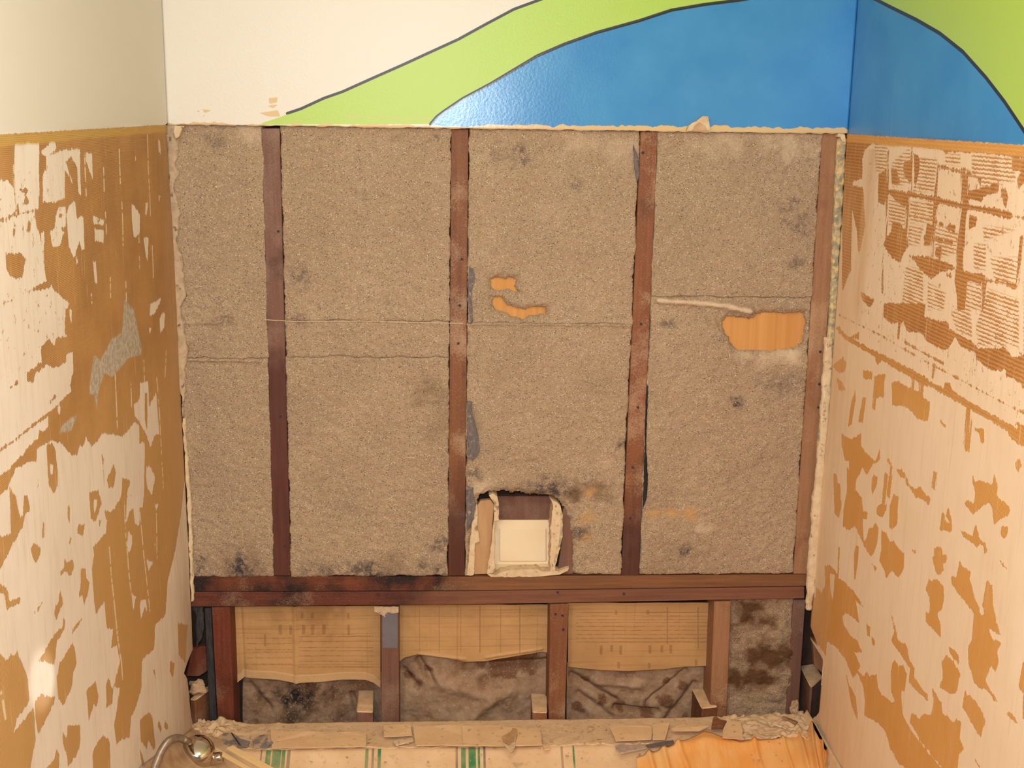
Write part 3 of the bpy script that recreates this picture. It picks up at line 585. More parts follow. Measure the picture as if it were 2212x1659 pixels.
# torn strips of back-wall plaster left in both corners
def ragged(name, left, rightp, Y0, th, mat, parent, seed, amp=.004, n=150, bulge=.0):
    L = [atY(a, c, Y0) for a, c in left]; R = [atY(a, c, Y0) for a, c in rightp]
    zt = max(L[0][2], R[0][2]); zb = min(L[-1][2], R[-1][2]); zs = np.linspace(zt, zb, n)
    lx = np.interp(-zs, [-p[2] for p in L], [p[0] for p in L]); rx = np.interp(-zs, [-p[2] for p in R], [p[0] for p in R])
    jl = fbm(zs*45, zs*0, 4, seed)*amp*2; jr = fbm(zs*55, zs*0, 4, seed+9)*amp*3
    m = 5; g = np.zeros((n, m, 3))
    for i in range(m):
        q = i/(m-1); g[:, i, 0] = (lx+jl)*(1-q)+(rx+jr)*q; g[:, i, 1] = Y0-bulge*math.sin(math.pi*q)+fbm(zs*60, zs*0+i, 3, seed+i)*.006; g[:, i, 2] = zs
    return grid_mesh(name, g[:, ::-1], mat, parent, skirt=(0, th, 0), smooth=False)
ragged('torn_plaster_edge', [(356, 270), (366, 420), (372, 560), (380, 700), (389, 850), (394, 900)], [(380, 270), (381, 330), (378, 400), (384, 470), (378, 530), (394, 580), (396, 640), (390, 690), (400, 740), (399, 860), (394, 900)], .002, .016, M_plaster, wb, 11, .006)
ragged('torn_plaster_edge', [(394, 905), (404, 1080), (409, 1200), (413, 1300)], [(398, 905), (411, 1080), (414, 1200), (418, 1300)], .004, .014, M_plastw, wb, 21, .002)
ragged('torn_plaster_edge', [(1812, 300), (1806, 420), (1800, 560), (1792, 700), (1780, 850), (1768, 980)], [(1828, 300), (1822, 420), (1813, 560), (1806, 700), (1796, 850), (1784, 980)], .002, .016, M_green_edge, wb, 31, .002)
ragged('torn_plaster_edge', [(1783, 730), (1774, 900), (1766, 1000), (1754, 1120), (1746, 1240), (1742, 1318)], [(1800, 730), (1794, 900), (1786, 1000), (1773, 1120), (1765, 1240), (1752, 1318)], .000, .012, M_plastw, wb, 41, .003, bulge=.001)
lump = [(1483, 283), (1489, 270), (1503, 262), (1518, 251), (1529, 250), (1533, 262), (1534, 282)]
obj('hanging_plaster_flake', *prism(densify([atY(a, c, -.012) for a, c in lump], .006, .0006), (0, .012, 0)), M_plastw, wb)
lm2 = [(1495, 283), (1500, 272), (1512, 264), (1524, 272), (1528, 282)]
obj('hanging_plaster_flake', *prism(densify([atY(a, c, -.0135) for a, c in lm2], .006, .0006), (0, .002, 0)), M_rub, wb)
for poly in ([(376, 272), (398, 272), (392, 282), (386, 296), (378, 300), (374, 285)], [(1812, 288), (1826, 290), (1828, 308), (1820, 306), (1816, 296), (1808, 296)]):
    obj('plaster_crumb', *prism([atY(a, c, -.004) for a, c in poly], (0, .02, 0)), M_plastw, wb, bevel=.0015)
# ceiling, floor
tag(obj('ceiling', *prism([(-.02, -3.3, H0+.602), (1.52, -3.3, H0+.602), (1.52, .14, H0+.602), (-.02, .14, H0+.602)], (0, 0, .03)), M_paintw), kind='structure')
tag(obj('floor', *prism([(-.14, -3.3, 0), (1.64, -3.3, 0), (1.64, .14, 0), (-.14, .14, 0)], (0, 0, -.03)), M_floor), kind='structure')

# ------------------------------------------------------------------ timber frame
fr = empty('stud_framework', (.75, .06, 0))
tag(fr, 'old dark timber wall frame of uprights and doubled rails bared inside the back wall', 'wall frame')
def board(name, px, mat, Y=.02, depth=.088, bevel=.0012, parent=None, label=None):
    v, f = prism([atY(a, c, Y) for a, c in px], (0, depth, 0))
    o = obj(name, v, f, mat, parent or fr, bevel=bevel)
    if label: o['label'] = label
    return o
TOP = 286
board('stud', [(565, 277), (604, 277), (628, 1244), (592, 1244)], M_studA, label='dusty upright with dark red lower half')
board('stud', [(975, 279), (1012, 279), (1004, 1244), (968, 1244)], M_studB)
board('stud', [(1384, 284), (1421, 284), (1380, 1244), (1342, 1244)], M_studC, label='orange brown upright with a black gap beside it')
board('stud', [(1777, 288), (1818, 288), (1748, 1240), (1714, 1240)], M_org)
board('rail', [(412, 1245), (1010, 1246), (1745, 1241), (1745, 1266), (1010, 1276), (412, 1278)], M_plateA)
board('rail', [(412, 1279), (1010, 1277.5), (1738, 1268), (1738, 1293), (1010, 1306), (412, 1311)], M_plateB)
board('stud', [(457, 1312), (497, 1312), (511, 1700), (478, 1700)], M_red)
board('stud', [(823, 1311), (861, 1311), (863, 1700), (825, 1700)], M_pur)
board('stud', [(1188, 1306), (1228, 1305), (1216, 1700), (1183, 1700)], M_brn)
board('stud', [(1543, 1300), (1579, 1299), (1564, 1690), (1528, 1690)], M_org)
board('stud', [(1714, 1296), (1740, 1296), (1715, 1690), (1688, 1690)], M_pur, .045)
board('tar_strip', [(442, 1314), (456, 1314), (477, 1700), (459, 1700)], M_char, .03, .02)
M_cap = simple('smooth_grey_metal', C(128, 124, 132), C(100, 88, 88), 5, .45, .1, dust=C(176, 158, 136), dthr=(.66, .72), dsc=90)
board('metal_cap', [(826, 1322), (859, 1322), (859, 1400), (826, 1400)], M_cap, .0185, .0013, .0004)
board('torn_paper_cap', densify([(810, 1311), (862, 1311), (861, 1323), (848, 1326), (836, 1324), (832, 1334), (822, 1326), (809, 1322)], 6, .8), M_plaster, .016, .0022, 0)
_p = [atY(572, 690, .0155), atY(640, 694, .0155), atY(780, 693, .0155), atY(900, 696, .0155), atY(1000, 698, .0155)]
_v, _f = prism(_p+[p+np.array([0, 0, -.0014]) for p in _p[::-1]], (0, .0014, 0)); STRING = (_v, _f)
# nails and holes in the studs
for (a, c) in ((993, 660), (990, 742), (998, 560), (1389, 330), (1385, 700), (1378, 880), (1367, 1010), (1362, 1120), (1200, 1327), (1215, 1330), (1217, 1360), (1205, 1280), (1348, 1283), (1772, 760), (1770, 830), (1768, 880), (601, 500), (606, 900), (615, 1180)):
    p = atY(a, c, .0195); bm = bmesh.new(); bmesh.ops.create_cone(bm, cap_ends=True, segments=8, radius1=.0035, radius2=.003, depth=.003, matrix=Matrix.Translation(p) @ Matrix.Rotation(math.pi/2, 4, 'X'))
    me = bpy.data.meshes.new('nail_head'); bm.to_mesh(me); bm.free(); link('nail_head', me, M_char, fr)

# ------------------------------------------------------------------ insulation
def pgn(L, Y): return [(p[0], p[2]) for p in (atY(a, c, Y) for a, c in L)]
HOLES = [pgn(L, .03) for L in ([(1552, 690), (1580, 684), (1620, 686), (1645, 676), (1690, 674), (1738, 676), (1740, 700), (1735, 735), (1726, 752), (1690, 756), (1660, 758), (1620, 756), (1590, 758), (1575, 740), (1560, 712)],
    [(1056, 600), (1075, 597), (1100, 600), (1114, 606), (1112, 620), (1122, 630), (1100, 628), (1060, 626)],
    [(1060, 640), (1085, 642), (1100, 660), (1130, 668), (1150, 660), (1178, 664), (1176, 680), (1150, 680), (1125, 690), (1100, 682), (1065, 665)],
    [(1030, 1090), (1036, 1070), (1060, 1058), (1120, 1060), (1190, 1066), (1212, 1085), (1232, 1120), (1236, 1240), (1020, 1246), (1016, 1160)])]
SOOT = [(x_, z_, r_, s_) for (x_, z_, r_, s_) in [(*pgn([(a, c)], .02)[0], r, s) for a, c, r, s in (
    (1120, 340, .035, .5), (1080, 330, .03, .4), (470, 310, .03, .3), (480, 690, .025, .45), (780, 420, .02, .4), (860, 300, .02, .3), (1700, 440, .02, .4), (1720, 490, .03, .5), (1590, 870, .02, .8), (1590, 740, .03, .3),
    (1440, 700, .02, .6), (650, 600, .03, .4), (650, 690, .02, .4), (1720, 570, .02, .4), (1690, 830, .05, .35), (430, 1230, .04, .7), (520, 1236, .05, .8), (800, 1236, .05, .7), (950, 1240, .05, .8), (700, 1240, .05, .5), (1250, 1230, .03, .2),
    (1170, 1060, .05, .7), (1210, 1060, .04, .8), (1025, 1020, .02, .6), (1035, 1090, .03, .3), (1240, 1150, .02, .7), (1500, 1150, .015, .8), (1480, 1190, .015, .7), (1350, 960, .02, .7), (1240, 400, .02, .3), (1000, 300, .02, .4), (960, 1180, .03, .6), (940, 300, .01, .5), (740, 1100, .03, .2))]]
STAIN = [(*pgn([(a, c)], .02)[0], r, s) for a, c, r, s in ((930, 850, .05, .4), (960, 920, .06, .3), (1240, 1060, .04, .9), (1285, 1065, .035, .6), (1260, 1150, .03, .5), (1120, 1075, .05, .4), (520, 1225, .06, .4), (850, 1230, .06, .3), (1560, 1120, .01, .2), (1450, 1220, .08, .2))]
PALE = [(*pgn([(a, c)], .02)[0], r, s) for a, c, r, s in ((1250, 310, .05, .35), (1340, 320, .04, .35), (1560, 300, .06, .4), (1700, 300, .06, .55), (540, 285, .03, .5), (1040, 1050, .03, .5), (1650, 770, .03, .8), (1700, 770, .03, .9), (1610, 765, .02, .5), (1310, 1000, .02, .25), (1515, 1140, .02, .5), (1370, 780, .02, .2), (1040, 345, .02, .3))]
OCHRE = [(*pgn([(a, c)], .02)[0], r, s) for a, c, r, s in ((1420, 1108, .022, 1.), (1455, 1112, .022, 1.), (1490, 1108, .022, .9), (1520, 1102, .012, .9), (1270, 1120, .022, .7), (1278, 1060, .018, .9), (1265, 1160, .018, .6), (960, 1100, .01, .6))]
PLINE = [(pgn([(380, 697), (470, 697)], .02), .0008), (pgn([(1020, 698), (1370, 700)], .02), .0008), (pgn([(400, 776), (560, 778)], .02), .0012),
  (pgn([(1422, 648), (1500, 653), (1570, 660), (1620, 672)], .02), .0055)]
YI = .019
def batt(name, L, R, zt, zb, label, seed, mat=None, holes=HOLES, Y0=YI, amp=.010, back=.05):
    """L, R: pixel polylines of its left and right edge; zt, zb its top and bottom height"""
    Lp = [atY(a, c, Y0) for a, c in L]; Rp = [atY(a, c, Y0) for a, c in R]
    n = max(4, int((zt-zb)/.003)); zs = np.linspace(zt, zb, n)
    lx = np.interp(-zs, [-p[2] for p in Lp], [p[0] for p in Lp])+fbm(zs*30, zs*0, 3, seed)*.008+fbm(zs*260, zs*0, 3, seed+1)*.0035
    rx = np.interp(-zs, [-p[2] for p in Rp], [p[0] for p in Rp])+fbm(zs*30, zs*0, 3, seed+3)*.008+fbm(zs*260, zs*0, 3, seed+4)*.0035
    m = max(4, int((rx.max()-lx.min())/.003)); q = np.linspace(0, 1, m)
    X = lx[:, None]*(1-q)+rx[:, None]*q; Z = np.repeat(zs[:, None], m, 1)
    jag = fbm(X*38, X*0+2, 5, 5)*.009; tz = np.clip(1-(zt-Z)/.02, 0, 1)*(zt < H0-.01); bz = np.clip(1-(Z-zb)/.02, 0, 1)
    Z = Z+jag*np.maximum(tz, bz)
    d = fbm(X*9, Z*9, 4, seed+20)*amp + fbm(X*60, Z*80, 3, seed+30)*.005 + fbm(X*190, Z*260, 2, seed+40)*.0055
    ed = np.minimum(np.minimum(X-lx[:, None], rx[:, None]-X), np.minimum(zt-Z, Z-zb)); d = d+np.clip(1-ed/.005, 0, 1)**2*.0016
    mask = np.ones((n-1, m-1), bool)
    hsd = np.full(X.shape, -LIM)
    for h in holes: add(hsd, X, Z, h)
    nz = fbm(X*50, Z*50, 3, seed)*.014+fbm(X*170, Z*170, 3, seed+2)*.008; hs = hsd+nz*(hsd > -.03)
    cen = (hs[:-1, :-1]+hs[1:, 1:])/2; mask &= cen < 0
    d = d+np.clip((hs+.012)/.012, 0, 1)*.008
    def blob(Ls, s):
        v = np.zeros(X.shape)
        for (bx, bz_, r, k) in Ls:
            if lx.min()-r*2 < bx < rx.max()+r*2 and zb-r*2 < bz_ < zt+r*2:
                v = np.maximum(v, k*np.clip(1.25-np.hypot(X-bx, (Z-bz_)*1.3)/r + fbm(X*35, Z*35, 4, s)*2.2, 0, 1))
        return v
    pale = blob(PALE, 50)
    for ln_, wd in PLINE:
        k = np.full(X.shape, -LIM); stroke(k, X, Z, ln_, wd); pale = np.maximum(pale, np.clip((k+fbm(X*60, Z*60, 3, 5)*.006)/.003, 0, 1)); d = d-np.clip((k+.006)/.008, 0, 1)*.008
    P = np.stack([X, Y0+d, Z], -1)
    o = grid_mesh(name, P, mat or M_ins, None, {'stain': blob(STAIN, 60), 'soot': blob(SOOT, 70), 'pale': pale}, mask, skirt=(0, back, 0)) if False else \
        grid_mesh(name, P[::-1], mat or M_ins, None, {'stain': blob(STAIN, 60)[::-1], 'soot': blob(SOOT, 70)[::-1], 'pale': pale[::-1], 'ochre': blob(OCHRE, 80)[::-1]}, mask[::-1], skirt=(0, back, 0))
    tag(o, label, 'insulation', 'insulation slabs between the uprights'); return o
zz = lambda y_, x_=900: float(atY(x_, y_, YI)[2])
B1L, B1R = [(360, 270), (378, 600), (398, 950), (413, 1244)], [(566, 270), (592, 1244)]
B2L, B2R = [(605, 270), (629, 1244)], [(974, 270), (967, 1244)]
B3L, B3R = [(1013, 270), (1005, 1244)], [(1383, 270), (1341, 1244)]
B4L, B4R = [(1422, 270), (1381, 1244)], [(1778, 270), (1713, 1244)]
batt('insulation_slab', B1L, B1R, H0, zz(774), 'narrow upper insulation slab beside the left wall', 1)
batt('insulation_slab', B1L, B1R, zz(774.8), zz(1243), 'narrow lower insulation slab beside the left wall, sooty at its foot', 2)
batt('insulation_slab', B2L, B2R, H0, zz(693), 'tall upper insulation slab under the green painted stripe', 3)
batt('insulation_slab', B2L, B2R, zz(693.8), zz(771), 'short band of insulation between two cracks, second bay from the left', 4)
batt('insulation_slab', B2L, B2R, zz(771.8), zz(1243), 'lower insulation slab left of the cream recess box, below the cracked band', 5)
batt('insulation_slab', B3L, B3R, H0, zz(696), 'upper insulation slab with two small orange scraped patches', 6)
batt('insulation_slab', B3L, B3R, zz(696.8), zz(1243), 'lower insulation slab surrounding the cream recess box', 7)
batt('insulation_slab', B4L, B4R, H0, zz(641, 1500), 'upper insulation slab in the right bay above the pale ridge', 8)
batt('insulation_slab', B4L, B4R, zz(641.8, 1500), zz(1240, 1500), 'lower right insulation slab torn open on an orange paper hole', 9)
# paper behind the torn holes
for px, nm in (([(1535, 665), (1745, 665), (1742, 775), (1535, 775)], 'orange paper seen through the large torn hole in the right bay'),
               ([(1045, 590), (1195, 590), (1195, 700), (1045, 700)], 'orange paper showing in the small patches of the third bay')):
    n = 30; A = [atY(a, c, .035) for a, c in px]; g = np.zeros((n, n, 3))
    for i in range(n):
        for j in range(n):
            u, v = j/(n-1), i/(n-1); g[i, j] = (A[0]*(1-u)+A[1]*u)*(1-v)+(A[3]*(1-u)+A[2]*u)*v
            g[i, j, 1] += .004*math.sin(u*9)*(u > .55)
    tag(grid_mesh('paper_backing', g[::-1], M_holekraft, skirt=(0, .001, 0)), nm, 'paper')
tag(obj('string', *STRING, M_plastw), 'pale string stretched across the first two uprights', 'string')
# blue-grey foil tabs beside the uprights
tabs = [([(1013, 575), (1022, 580), (1026, 600), (1018, 640), (1022, 690), (1016, 702), (1011, 640)], 'upper grey foil tab beside the second upright'),
        ([(1009, 866), (1019, 868), (1022, 900), (1034, 945), (1036, 975), (1022, 996), (1010, 990)], 'long grey foil tab beside the second upright'),
        ([(1008, 1050), (1022, 1054), (1028, 1090), (1024, 1120), (1008, 1150)], 'lowest grey foil tab above the recess box'),
        ([(1368, 310), (1379, 340), (1380, 380), (1376, 400), (1369, 350)], 'small grey foil tab at the top of the third upright')]
for px, lb in tabs:
    tag(obj('foil_tab', *prism(densify([atY(a, c, .011) for a, c in px], .006, .0008), (0, .002, 0)), M_bluegrey), lb, 'foil', 'grey foil tabs')
# shade of the gap beside the third upright, put in as a black sliver
tag(obj('gap_shade_sliver', *prism(densify([atY(a, c, .0165) for a, c in [(1397, 830), (1400, 834), (1398, 900), (1396, 960), (1400, 1040), (1396, 1080), (1388, 1100), (1390, 1060), (1393, 960), (1395, 880)]], .008, .0005), (0, .002, 0)), M_black),
    'thin black sliver standing in for the dark gap right of the third upright', 'dark gap')

# ------------------------------------------------------------------ recess box
rb = empty('recess_box', tuple(atY(1130, 1240, .08))); tag(rb, 'cream soap dish recess box with broken plaster rim standing on the timber rail', 'recess box')
def slab(name, px, Y, d, mat, parent, jit=0, bevel=0, step=None):
    L = [atY(a, c, Y) for a, c in px]
    if step: L = densify(L, step, jit)
    return obj(name, *prism(L, (0, d, 0)), mat, parent, bevel=bevel)
slab('back_panel', [(1066, 1122), (1188, 1120), (1186, 1222), (1066, 1224)], .078, .006, M_cream, rb)
slab('raised_centre', [(1078, 1141), (1181, 1141), (1181, 1214), (1078, 1214)], .073, .006, M_cream, rb, bevel=.004)
slab('header_board', [(1072, 1072), (1200, 1072), (1198, 1123), (1072, 1123)], .072, .02, M_pur, rb, bevel=.002)
slab('side_board', [(1031, 1092), (1038, 1082), (1060, 1080), (1067, 1090), (1062, 1160), (1054, 1240), (1024, 1241), (1026, 1170)], .028, .015, M_tan, rb, bevel=.001)
slab('left_rim', [(1057, 1070), (1064, 1065), (1074, 1072), (1078, 1088), (1077, 1124), (1069, 1128), (1068, 1200), (1069, 1236), (1052, 1240), (1058, 1200), (1066, 1130), (1067, 1088)], .018, .055, M_plastw, rb, .0007, 0, .008)
slab('right_rim', [(1188, 1074), (1195, 1082), (1204, 1086), (1211, 1094), (1215, 1110), (1214, 1150), (1208, 1185), (1199, 1210), (1198, 1236), (1188, 1236), (1190, 1140), (1195, 1092)], .016, .055, M_plastw, rb, .0009, 0, .008)
slab('right_rim_core', [(1211, 1100), (1216, 1112), (1215, 1160), (1208, 1190), (1200, 1225), (1197, 1215), (1206, 1180), (1211, 1150)], .0145, .03, M_green_edge, rb, .0006, 0, .006)
slab('left_flange', [(1028, 1090), (1032, 1090), (1031, 1140), (1036, 1170), (1026, 1175), (1024, 1242), (1008, 1243), (1014, 1190), (1018, 1140)], .017, .02, M_plastw, rb, .0006, 0, .008)
# sill: cream floor of the recess running back, with ragged plaster front
A = [(1054, 1240), (1070, 1243), (1082, 1236), (1110, 1230), (1160, 1229), (1170, 1234), (1200, 1234), (1222, 1228), (1230, 1226), (1226, 1234), (1200, 1242), (1160, 1246), (1060, 1247)]
slab('sill_rim', A, .014, .03, M_plastw, rb, .0006, 0, .008)
s1 = [atY(1054, 1238, .03), atY(1200, 1236, .03), atY(1190, 1216, .08), atY(1064, 1218, .08)]
obj('sill', *prism(s1, (0, 0, -.006)), M_cream, rb)
s2 = [atY(1198, 1095, .03), atY(1196, 1236, .03), atY(1187, 1218, .08), atY(1188, 1120, .08)]
obj('right_cheek', *prism(s2, (.004, 0, 0)), M_cream, rb)
tag(obj('packing_board', *prism([atY(a, c, .026) for a, c in [(1216, 1100), (1246, 1096), (1246, 1180), (1238, 1240), (1204, 1240), (1212, 1180)]], (0, .02, 0)), M_pur, bevel=.001), 'brown packing board right of the cream recess box', 'board')

# ------------------------------------------------------------------ lower bays: kraft paper and crumpled sheets
def sheet(name, xs, top, bottom, Y, mat, label, cat, seed, amp, group, wrinkles=(), soot=(), pale_hem=False, stains=(), folds=0, ink=()):
    """xs: pixel x of the left and right edge; top pixel y; bottom: pixel polyline"""
    a, b_ = xs; n = 150; m = max(20, int((b_-a)/1.5)); g = np.zeros((n, m, 3)); S_ = np.zeros((n, m)); Pl = S_.copy(); St = S_.copy()
    bx = [p_[0] for p_ in bottom]; by = [p_[1] for p_ in bottom]
    px = np.linspace(a, b_, m); bot = np.interp(px, bx, by)
    U, V = np.meshgrid(px, np.linspace(0, 1, n)); PY = top+(bot[None, :]-top)*V
    W = fbm(U/50, PY/50, 4, seed)*amp
    for (x0, y0, x1, y1, wd, h) in wrinkles:
        dd = seg_d(U, PY, (x0, y0), (x1, y1)); W = W+np.exp(-(dd/wd)**2)*h
    if folds: W = W + np.abs(((fbm(U/70, PY/45, 2, seed+4)*8) % 1)-.5)*folds
    for (x0, y0, r, k) in soot: S_ = np.maximum(S_, k*np.clip(1.3-np.hypot(U-x0, PY-y0)/r+fbm(U/14, PY/14, 4, seed)*1.6, 0, 1))
    for (x0, y0, r, k) in stains: St = np.maximum(St, k*np.clip(1.3-np.hypot(U-x0, PY-y0)/r+fbm(U/14, PY/14, 4, seed)*1.2, 0, 1))
    for (x0, y0, x1, y1) in ink: S_ = np.maximum(S_, ((U > x0) & (U < x1) & (PY > y0) & (PY < y1))*(.75+.5*fbm(U/4, PY/4, 2, 5)))
    if pale_hem: Pl = ((bot[None, :]-PY) < 16)*1.0
    base = [[atY(U[i, j], PY[i, j], Y) for j in range(m)] for i in range(n)]; g = np.array(base); g[..., 1] += W-np.abs(amp)*0
    if pale_hem: g[..., 1] -= Pl*.002
    o = grid_mesh(name, g[::-1], mat, None, {'soot': S_[::-1], 'pale': Pl[::-1], 'stain': St[::-1]}, skirt=(0, .0012, 0)); tag(o, label, cat, group); return o
GK = 'kraft paper sheets in the lower bays'
sheet('kraft_paper_sheet', (497, 822), 1309, [(497, 1490), (505, 1480), (527, 1463), (600, 1468), (638, 1475), (700, 1472), (740, 1468), (790, 1468), (807, 1474), (822, 1486)], .085, M_kraft,
      'printed kraft paper with a pale folded hem above the black mould patch', 'paper', 3, .006, GK, wrinkles=((637, 1310, 640, 1475, 5, -.004), (520, 1310, 528, 1465, 3, .003)), pale_hem=True, stains=((680, 1320, 60, .5), (600, 1330, 25, .3)),
      ink=[(x0, 1349, x0+7, 1371) for x0 in (602, 624, 652, 672, 696, 750)]+[(x0, 1324, x0+5, 1336) for x0 in (650, 672, 750)]+[(532, y_, 632, y_+1.6) for y_ in (1378, 1390, 1403, 1408, 1421, 1434)]+[(645, y_, 806, y_+1.6) for y_ in (1374, 1385, 1398, 1405, 1416, 1428, 1440)]+[(571, 1370, 575, 1396)])
sheet('kraft_paper_sheet', (861, 1190), 1306, [(861, 1430), (875, 1420), (905, 1413), (960, 1420), (1005, 1430), (1050, 1428), (1110, 1418), (1170, 1408), (1190, 1412)], .085, M_kraft,
      'plain kraft paper in the bay right of the metal capped stud', 'paper', 13, .006, GK, ink=[(x0, 1310, x0+1.6, 1410) for x0 in (905, 948, 994, 1036, 1080, 1122)]+[(862, 1330, 1180, 1331.5)], wrinkles=((905, 1412, 1005, 1424, 3, -.003), (1050, 1420, 1170, 1402, 3, -.003)))
sheet('kraft_paper_sheet', (1227, 1545), 1302, [(1227, 1440), (1240, 1442), (1300, 1448), (1360, 1450), (1430, 1446), (1480, 1440), (1545, 1438)], .085, M_kraft,
      'printed kraft paper with a straight lower edge, below the right half of the rail', 'paper', 23, .004, GK,
      ink=[(x0, y0, x0+6, y0+h_) for x0, y0, h_ in ((1296, 1394, 20), (1318, 1394, 14), (1338, 1394, 20), (1401, 1394, 18), (1427, 1394, 16), (1446, 1394, 18), (1334, 1430, 14), (1400, 1432, 12), (1500, 1425, 12), (1328, 1318, 10), (1396, 1318, 10))]+[(1245, y_, 1530, y_+1.5) for y_ in (1322, 1330, 1338, 1344, 1352, 1361, 1370, 1378, 1386)]+[(1440, 1312, 1443, 1392), (1506, 1312, 1509, 1400)])
GC = 'crumpled sheets in the lower bays'
sheet('crumpled_sheet', (524, 826), 1450, [(524, 1620), (826, 1620)], .118, M_crumd, 'crumpled dusty sheet with a large black mould patch', 'sheeting', 4, .02, GC,
      wrinkles=((540, 1480, 580, 1530, 8, .012), (700, 1480, 640, 1560, 12, -.01), (760, 1500, 780, 1560, 6, .01)), stains=((720, 1500, 30, .6), (660, 1490, 40, .6), (560, 1510, 18, .6), (740, 1545, 25, .5)), soot=((640, 1510, 34, 1.), (640, 1545, 30, .7), (600, 1500, 14, .6), (520, 1560, 10, .8)))
sheet('crumpled_sheet', (861, 1190), 1405, [(861, 1620), (1190, 1620)], .118, M_crum, 'crumpled dusty sheet in the bay right of the metal capped stud', 'sheeting', 14, .02, GC,
      stains=((1090, 1437, 40, .9), (1040, 1432, 16, .9), (1140, 1432, 30, .9), (885, 1460, 16, .8), (925, 1448, 10, .9), (905, 1478, 16, .6), (1100, 1530, 30, .4)), wrinkles=((905, 1425, 935, 1470, 7, .016), (875, 1450, 900, 1480, 8, .012), (1010, 1440, 1180, 1432, 9, .02), (940, 1470, 1060, 1510, 14, -.012), (1100, 1490, 1000, 1560, 14, -.01)))
sheet('crumpled_sheet', (1224, 1545), 1430, [(1224, 1620), (1545, 1620)], .118, M_crum, 'deeply creased dusty sheet below the straight edged kraft paper', 'sheeting', 24, .02, GC,
      stains=((1300, 1510, 14, .9), (1340, 1528, 14, .9), (1400, 1538, 18, .9), (1440, 1515, 18, .9), (1475, 1480, 12, .9), (1250, 1530, 16, .8), (1265, 1470, 12, .8), (1440, 1470, 12, .7), (1480, 1550, 14, .7)), wrinkles=((1235, 1460, 1330, 1515, 8, .016), (1330, 1530, 1420, 1540, 6, .02), (1480, 1450, 1400, 1520, 7, .018), (1250, 1500, 1320, 1550, 8, .012), (1500, 1480, 1440, 1560, 8, .014), (1290, 1470, 1380, 1480, 9, -.012)))
# rough wool in the last bay
n_ = batt('loose_wool_fill', [(1578, 1290), (1560, 1650)], [(1716, 1290), (1700, 1650)], zz(1298, 1640), zz(1600, 1640), 'loose rust-stained wool clump in the rightmost lower bay', 44, insulation_mat('rusty_wool', (.92, .88, .84)), [], .055, .05, .03)
at_ = n_.data.attributes['stain']; co = np.zeros(len(n_.data.vertices)*3); n_.data.vertices.foreach_get('co', co); co = co.reshape(-1, 3)
cc = [(*pgn([(a, c)], .06)[0], r) for a, c, r in ((1625, 1412, .05), (1665, 1418, .05), (1690, 1405, .03), (1610, 1335, .045), (1600, 1465, .045), (1640, 1455, .04), (1650, 1560, .02), (1650, 1340, .03), (1625, 1310, .04))]
v = np.zeros(len(co))
for a, c, r in cc: v = np.maximum(v, np.clip(1.4-np.hypot(co[:, 0]-a, (co[:, 2]-c)*1.3)/r+fbm(co[:, 0]*40, co[:, 2]*40, 4, 3)*2, 0, 1)*1.1)
at_.data.foreach_set('value', v.astype(np.float32)); n_['group'] = ''; del n_['group']

# ------------------------------------------------------------------ short timber blocks behind the tub
def block(top, zt, mat, label, h=.40):
    v, f = prism([atZ(a, c, zt) for a, c in top], (0, 0, -h)); n = len(top)
    o = obj('timber_block', v, f, mat, None, bevel=.002)
    o.data.materials.append(M_blocktop)
    for p_ in o.data.polygons:
        if p_.normal.z > .7: p_.material_index = 1
    tag(o, label, 'block', 'short timber blocks behind the tub'); return o
zb_ = lambda y_, x_: float(atY(x_, y_, .006)[2])
block([(775, 1491), (807, 1491), (806, 1538), (770, 1537)], zb_(1537, 790), M_pur, 'short upright block beside the metal capped stud')
block([(1147, 1497), (1176, 1499), (1182, 1504), (1182, 1539), (1150, 1538)], zb_(1538, 1165), M_brn, 'short upright block in the middle of the tub edge')
block([(1495, 1488), (1529, 1486), (1550, 1526), (1516, 1530)], zb_(1529, 1530), M_brn, 'short block with slanting dusty top beside the fourth lower stud')
block([(1728, 1438), (1760, 1433), (1777, 1462), (1754, 1484), (1750, 1482)], zb_(1484, 1754), M_pur, 'tallest short block, against the torn right wall')
block([(410, 1510), (422, 1512), (454, 1489), (452, 1481), (430, 1488)], zb_(1512, 420), M_brn, 'wedge shaped short block in the left corner')
def rock(name, c, r, mat, label=None, cat=None, seed=0, parent=None, sq=(1, 1, 1), group=None):
    bm = bmesh.new(); bmesh.ops.create_icosphere(bm, subdivisions=3, radius=1)
    for v_ in bm.verts:
        p_ = v_.co.copy(); k = 1+.55*mn.noise(p_*1.3+Vector((seed, 0, 0)))+.18*mn.noise(p_*4+Vector((0, seed, 0)))
        v_.co = Vector((p_.x*k*r*sq[0], p_.y*k*r*sq[1], p_.z*k*r*sq[2]))+Vector(c)
    me = bpy.data.meshes.new(name); bm.to_mesh(me); bm.free(); o = link(name, me, mat, parent)
    if label: tag(o, label, cat, group)
    return o
rock('mortar_lump', atY(427, 1484, .03), .021, M_rub, 'grey mortar lump wedged in the left corner behind the torn wall', 'rubble', 3, sq=(1, .8, .8))
rock('mortar_lump', atY(1716, 1528, .03), .016, M_rub, 'small pale mortar lump beside the tallest short block', 'rubble', 5, sq=(.7, .8, 1.1))
tag(obj('broken_board', *prism([atY(a, c, .05) for a, c in [(413, 1400), (445, 1396), (448, 1450), (430, 1462), (402, 1462)]], (0, .02, 0)), M_red, bevel=.002), 'dark red broken board end behind the torn left wall', 'board')
tag(obj('broken_board', *prism([atY(a, c, .05) for a, c in [(1756, 1385), (1790, 1400), (1795, 1470), (1760, 1440)]], (0, .02, 0)), M_org, bevel=.002), 'reddish broken board end behind the torn right wall', 'board')
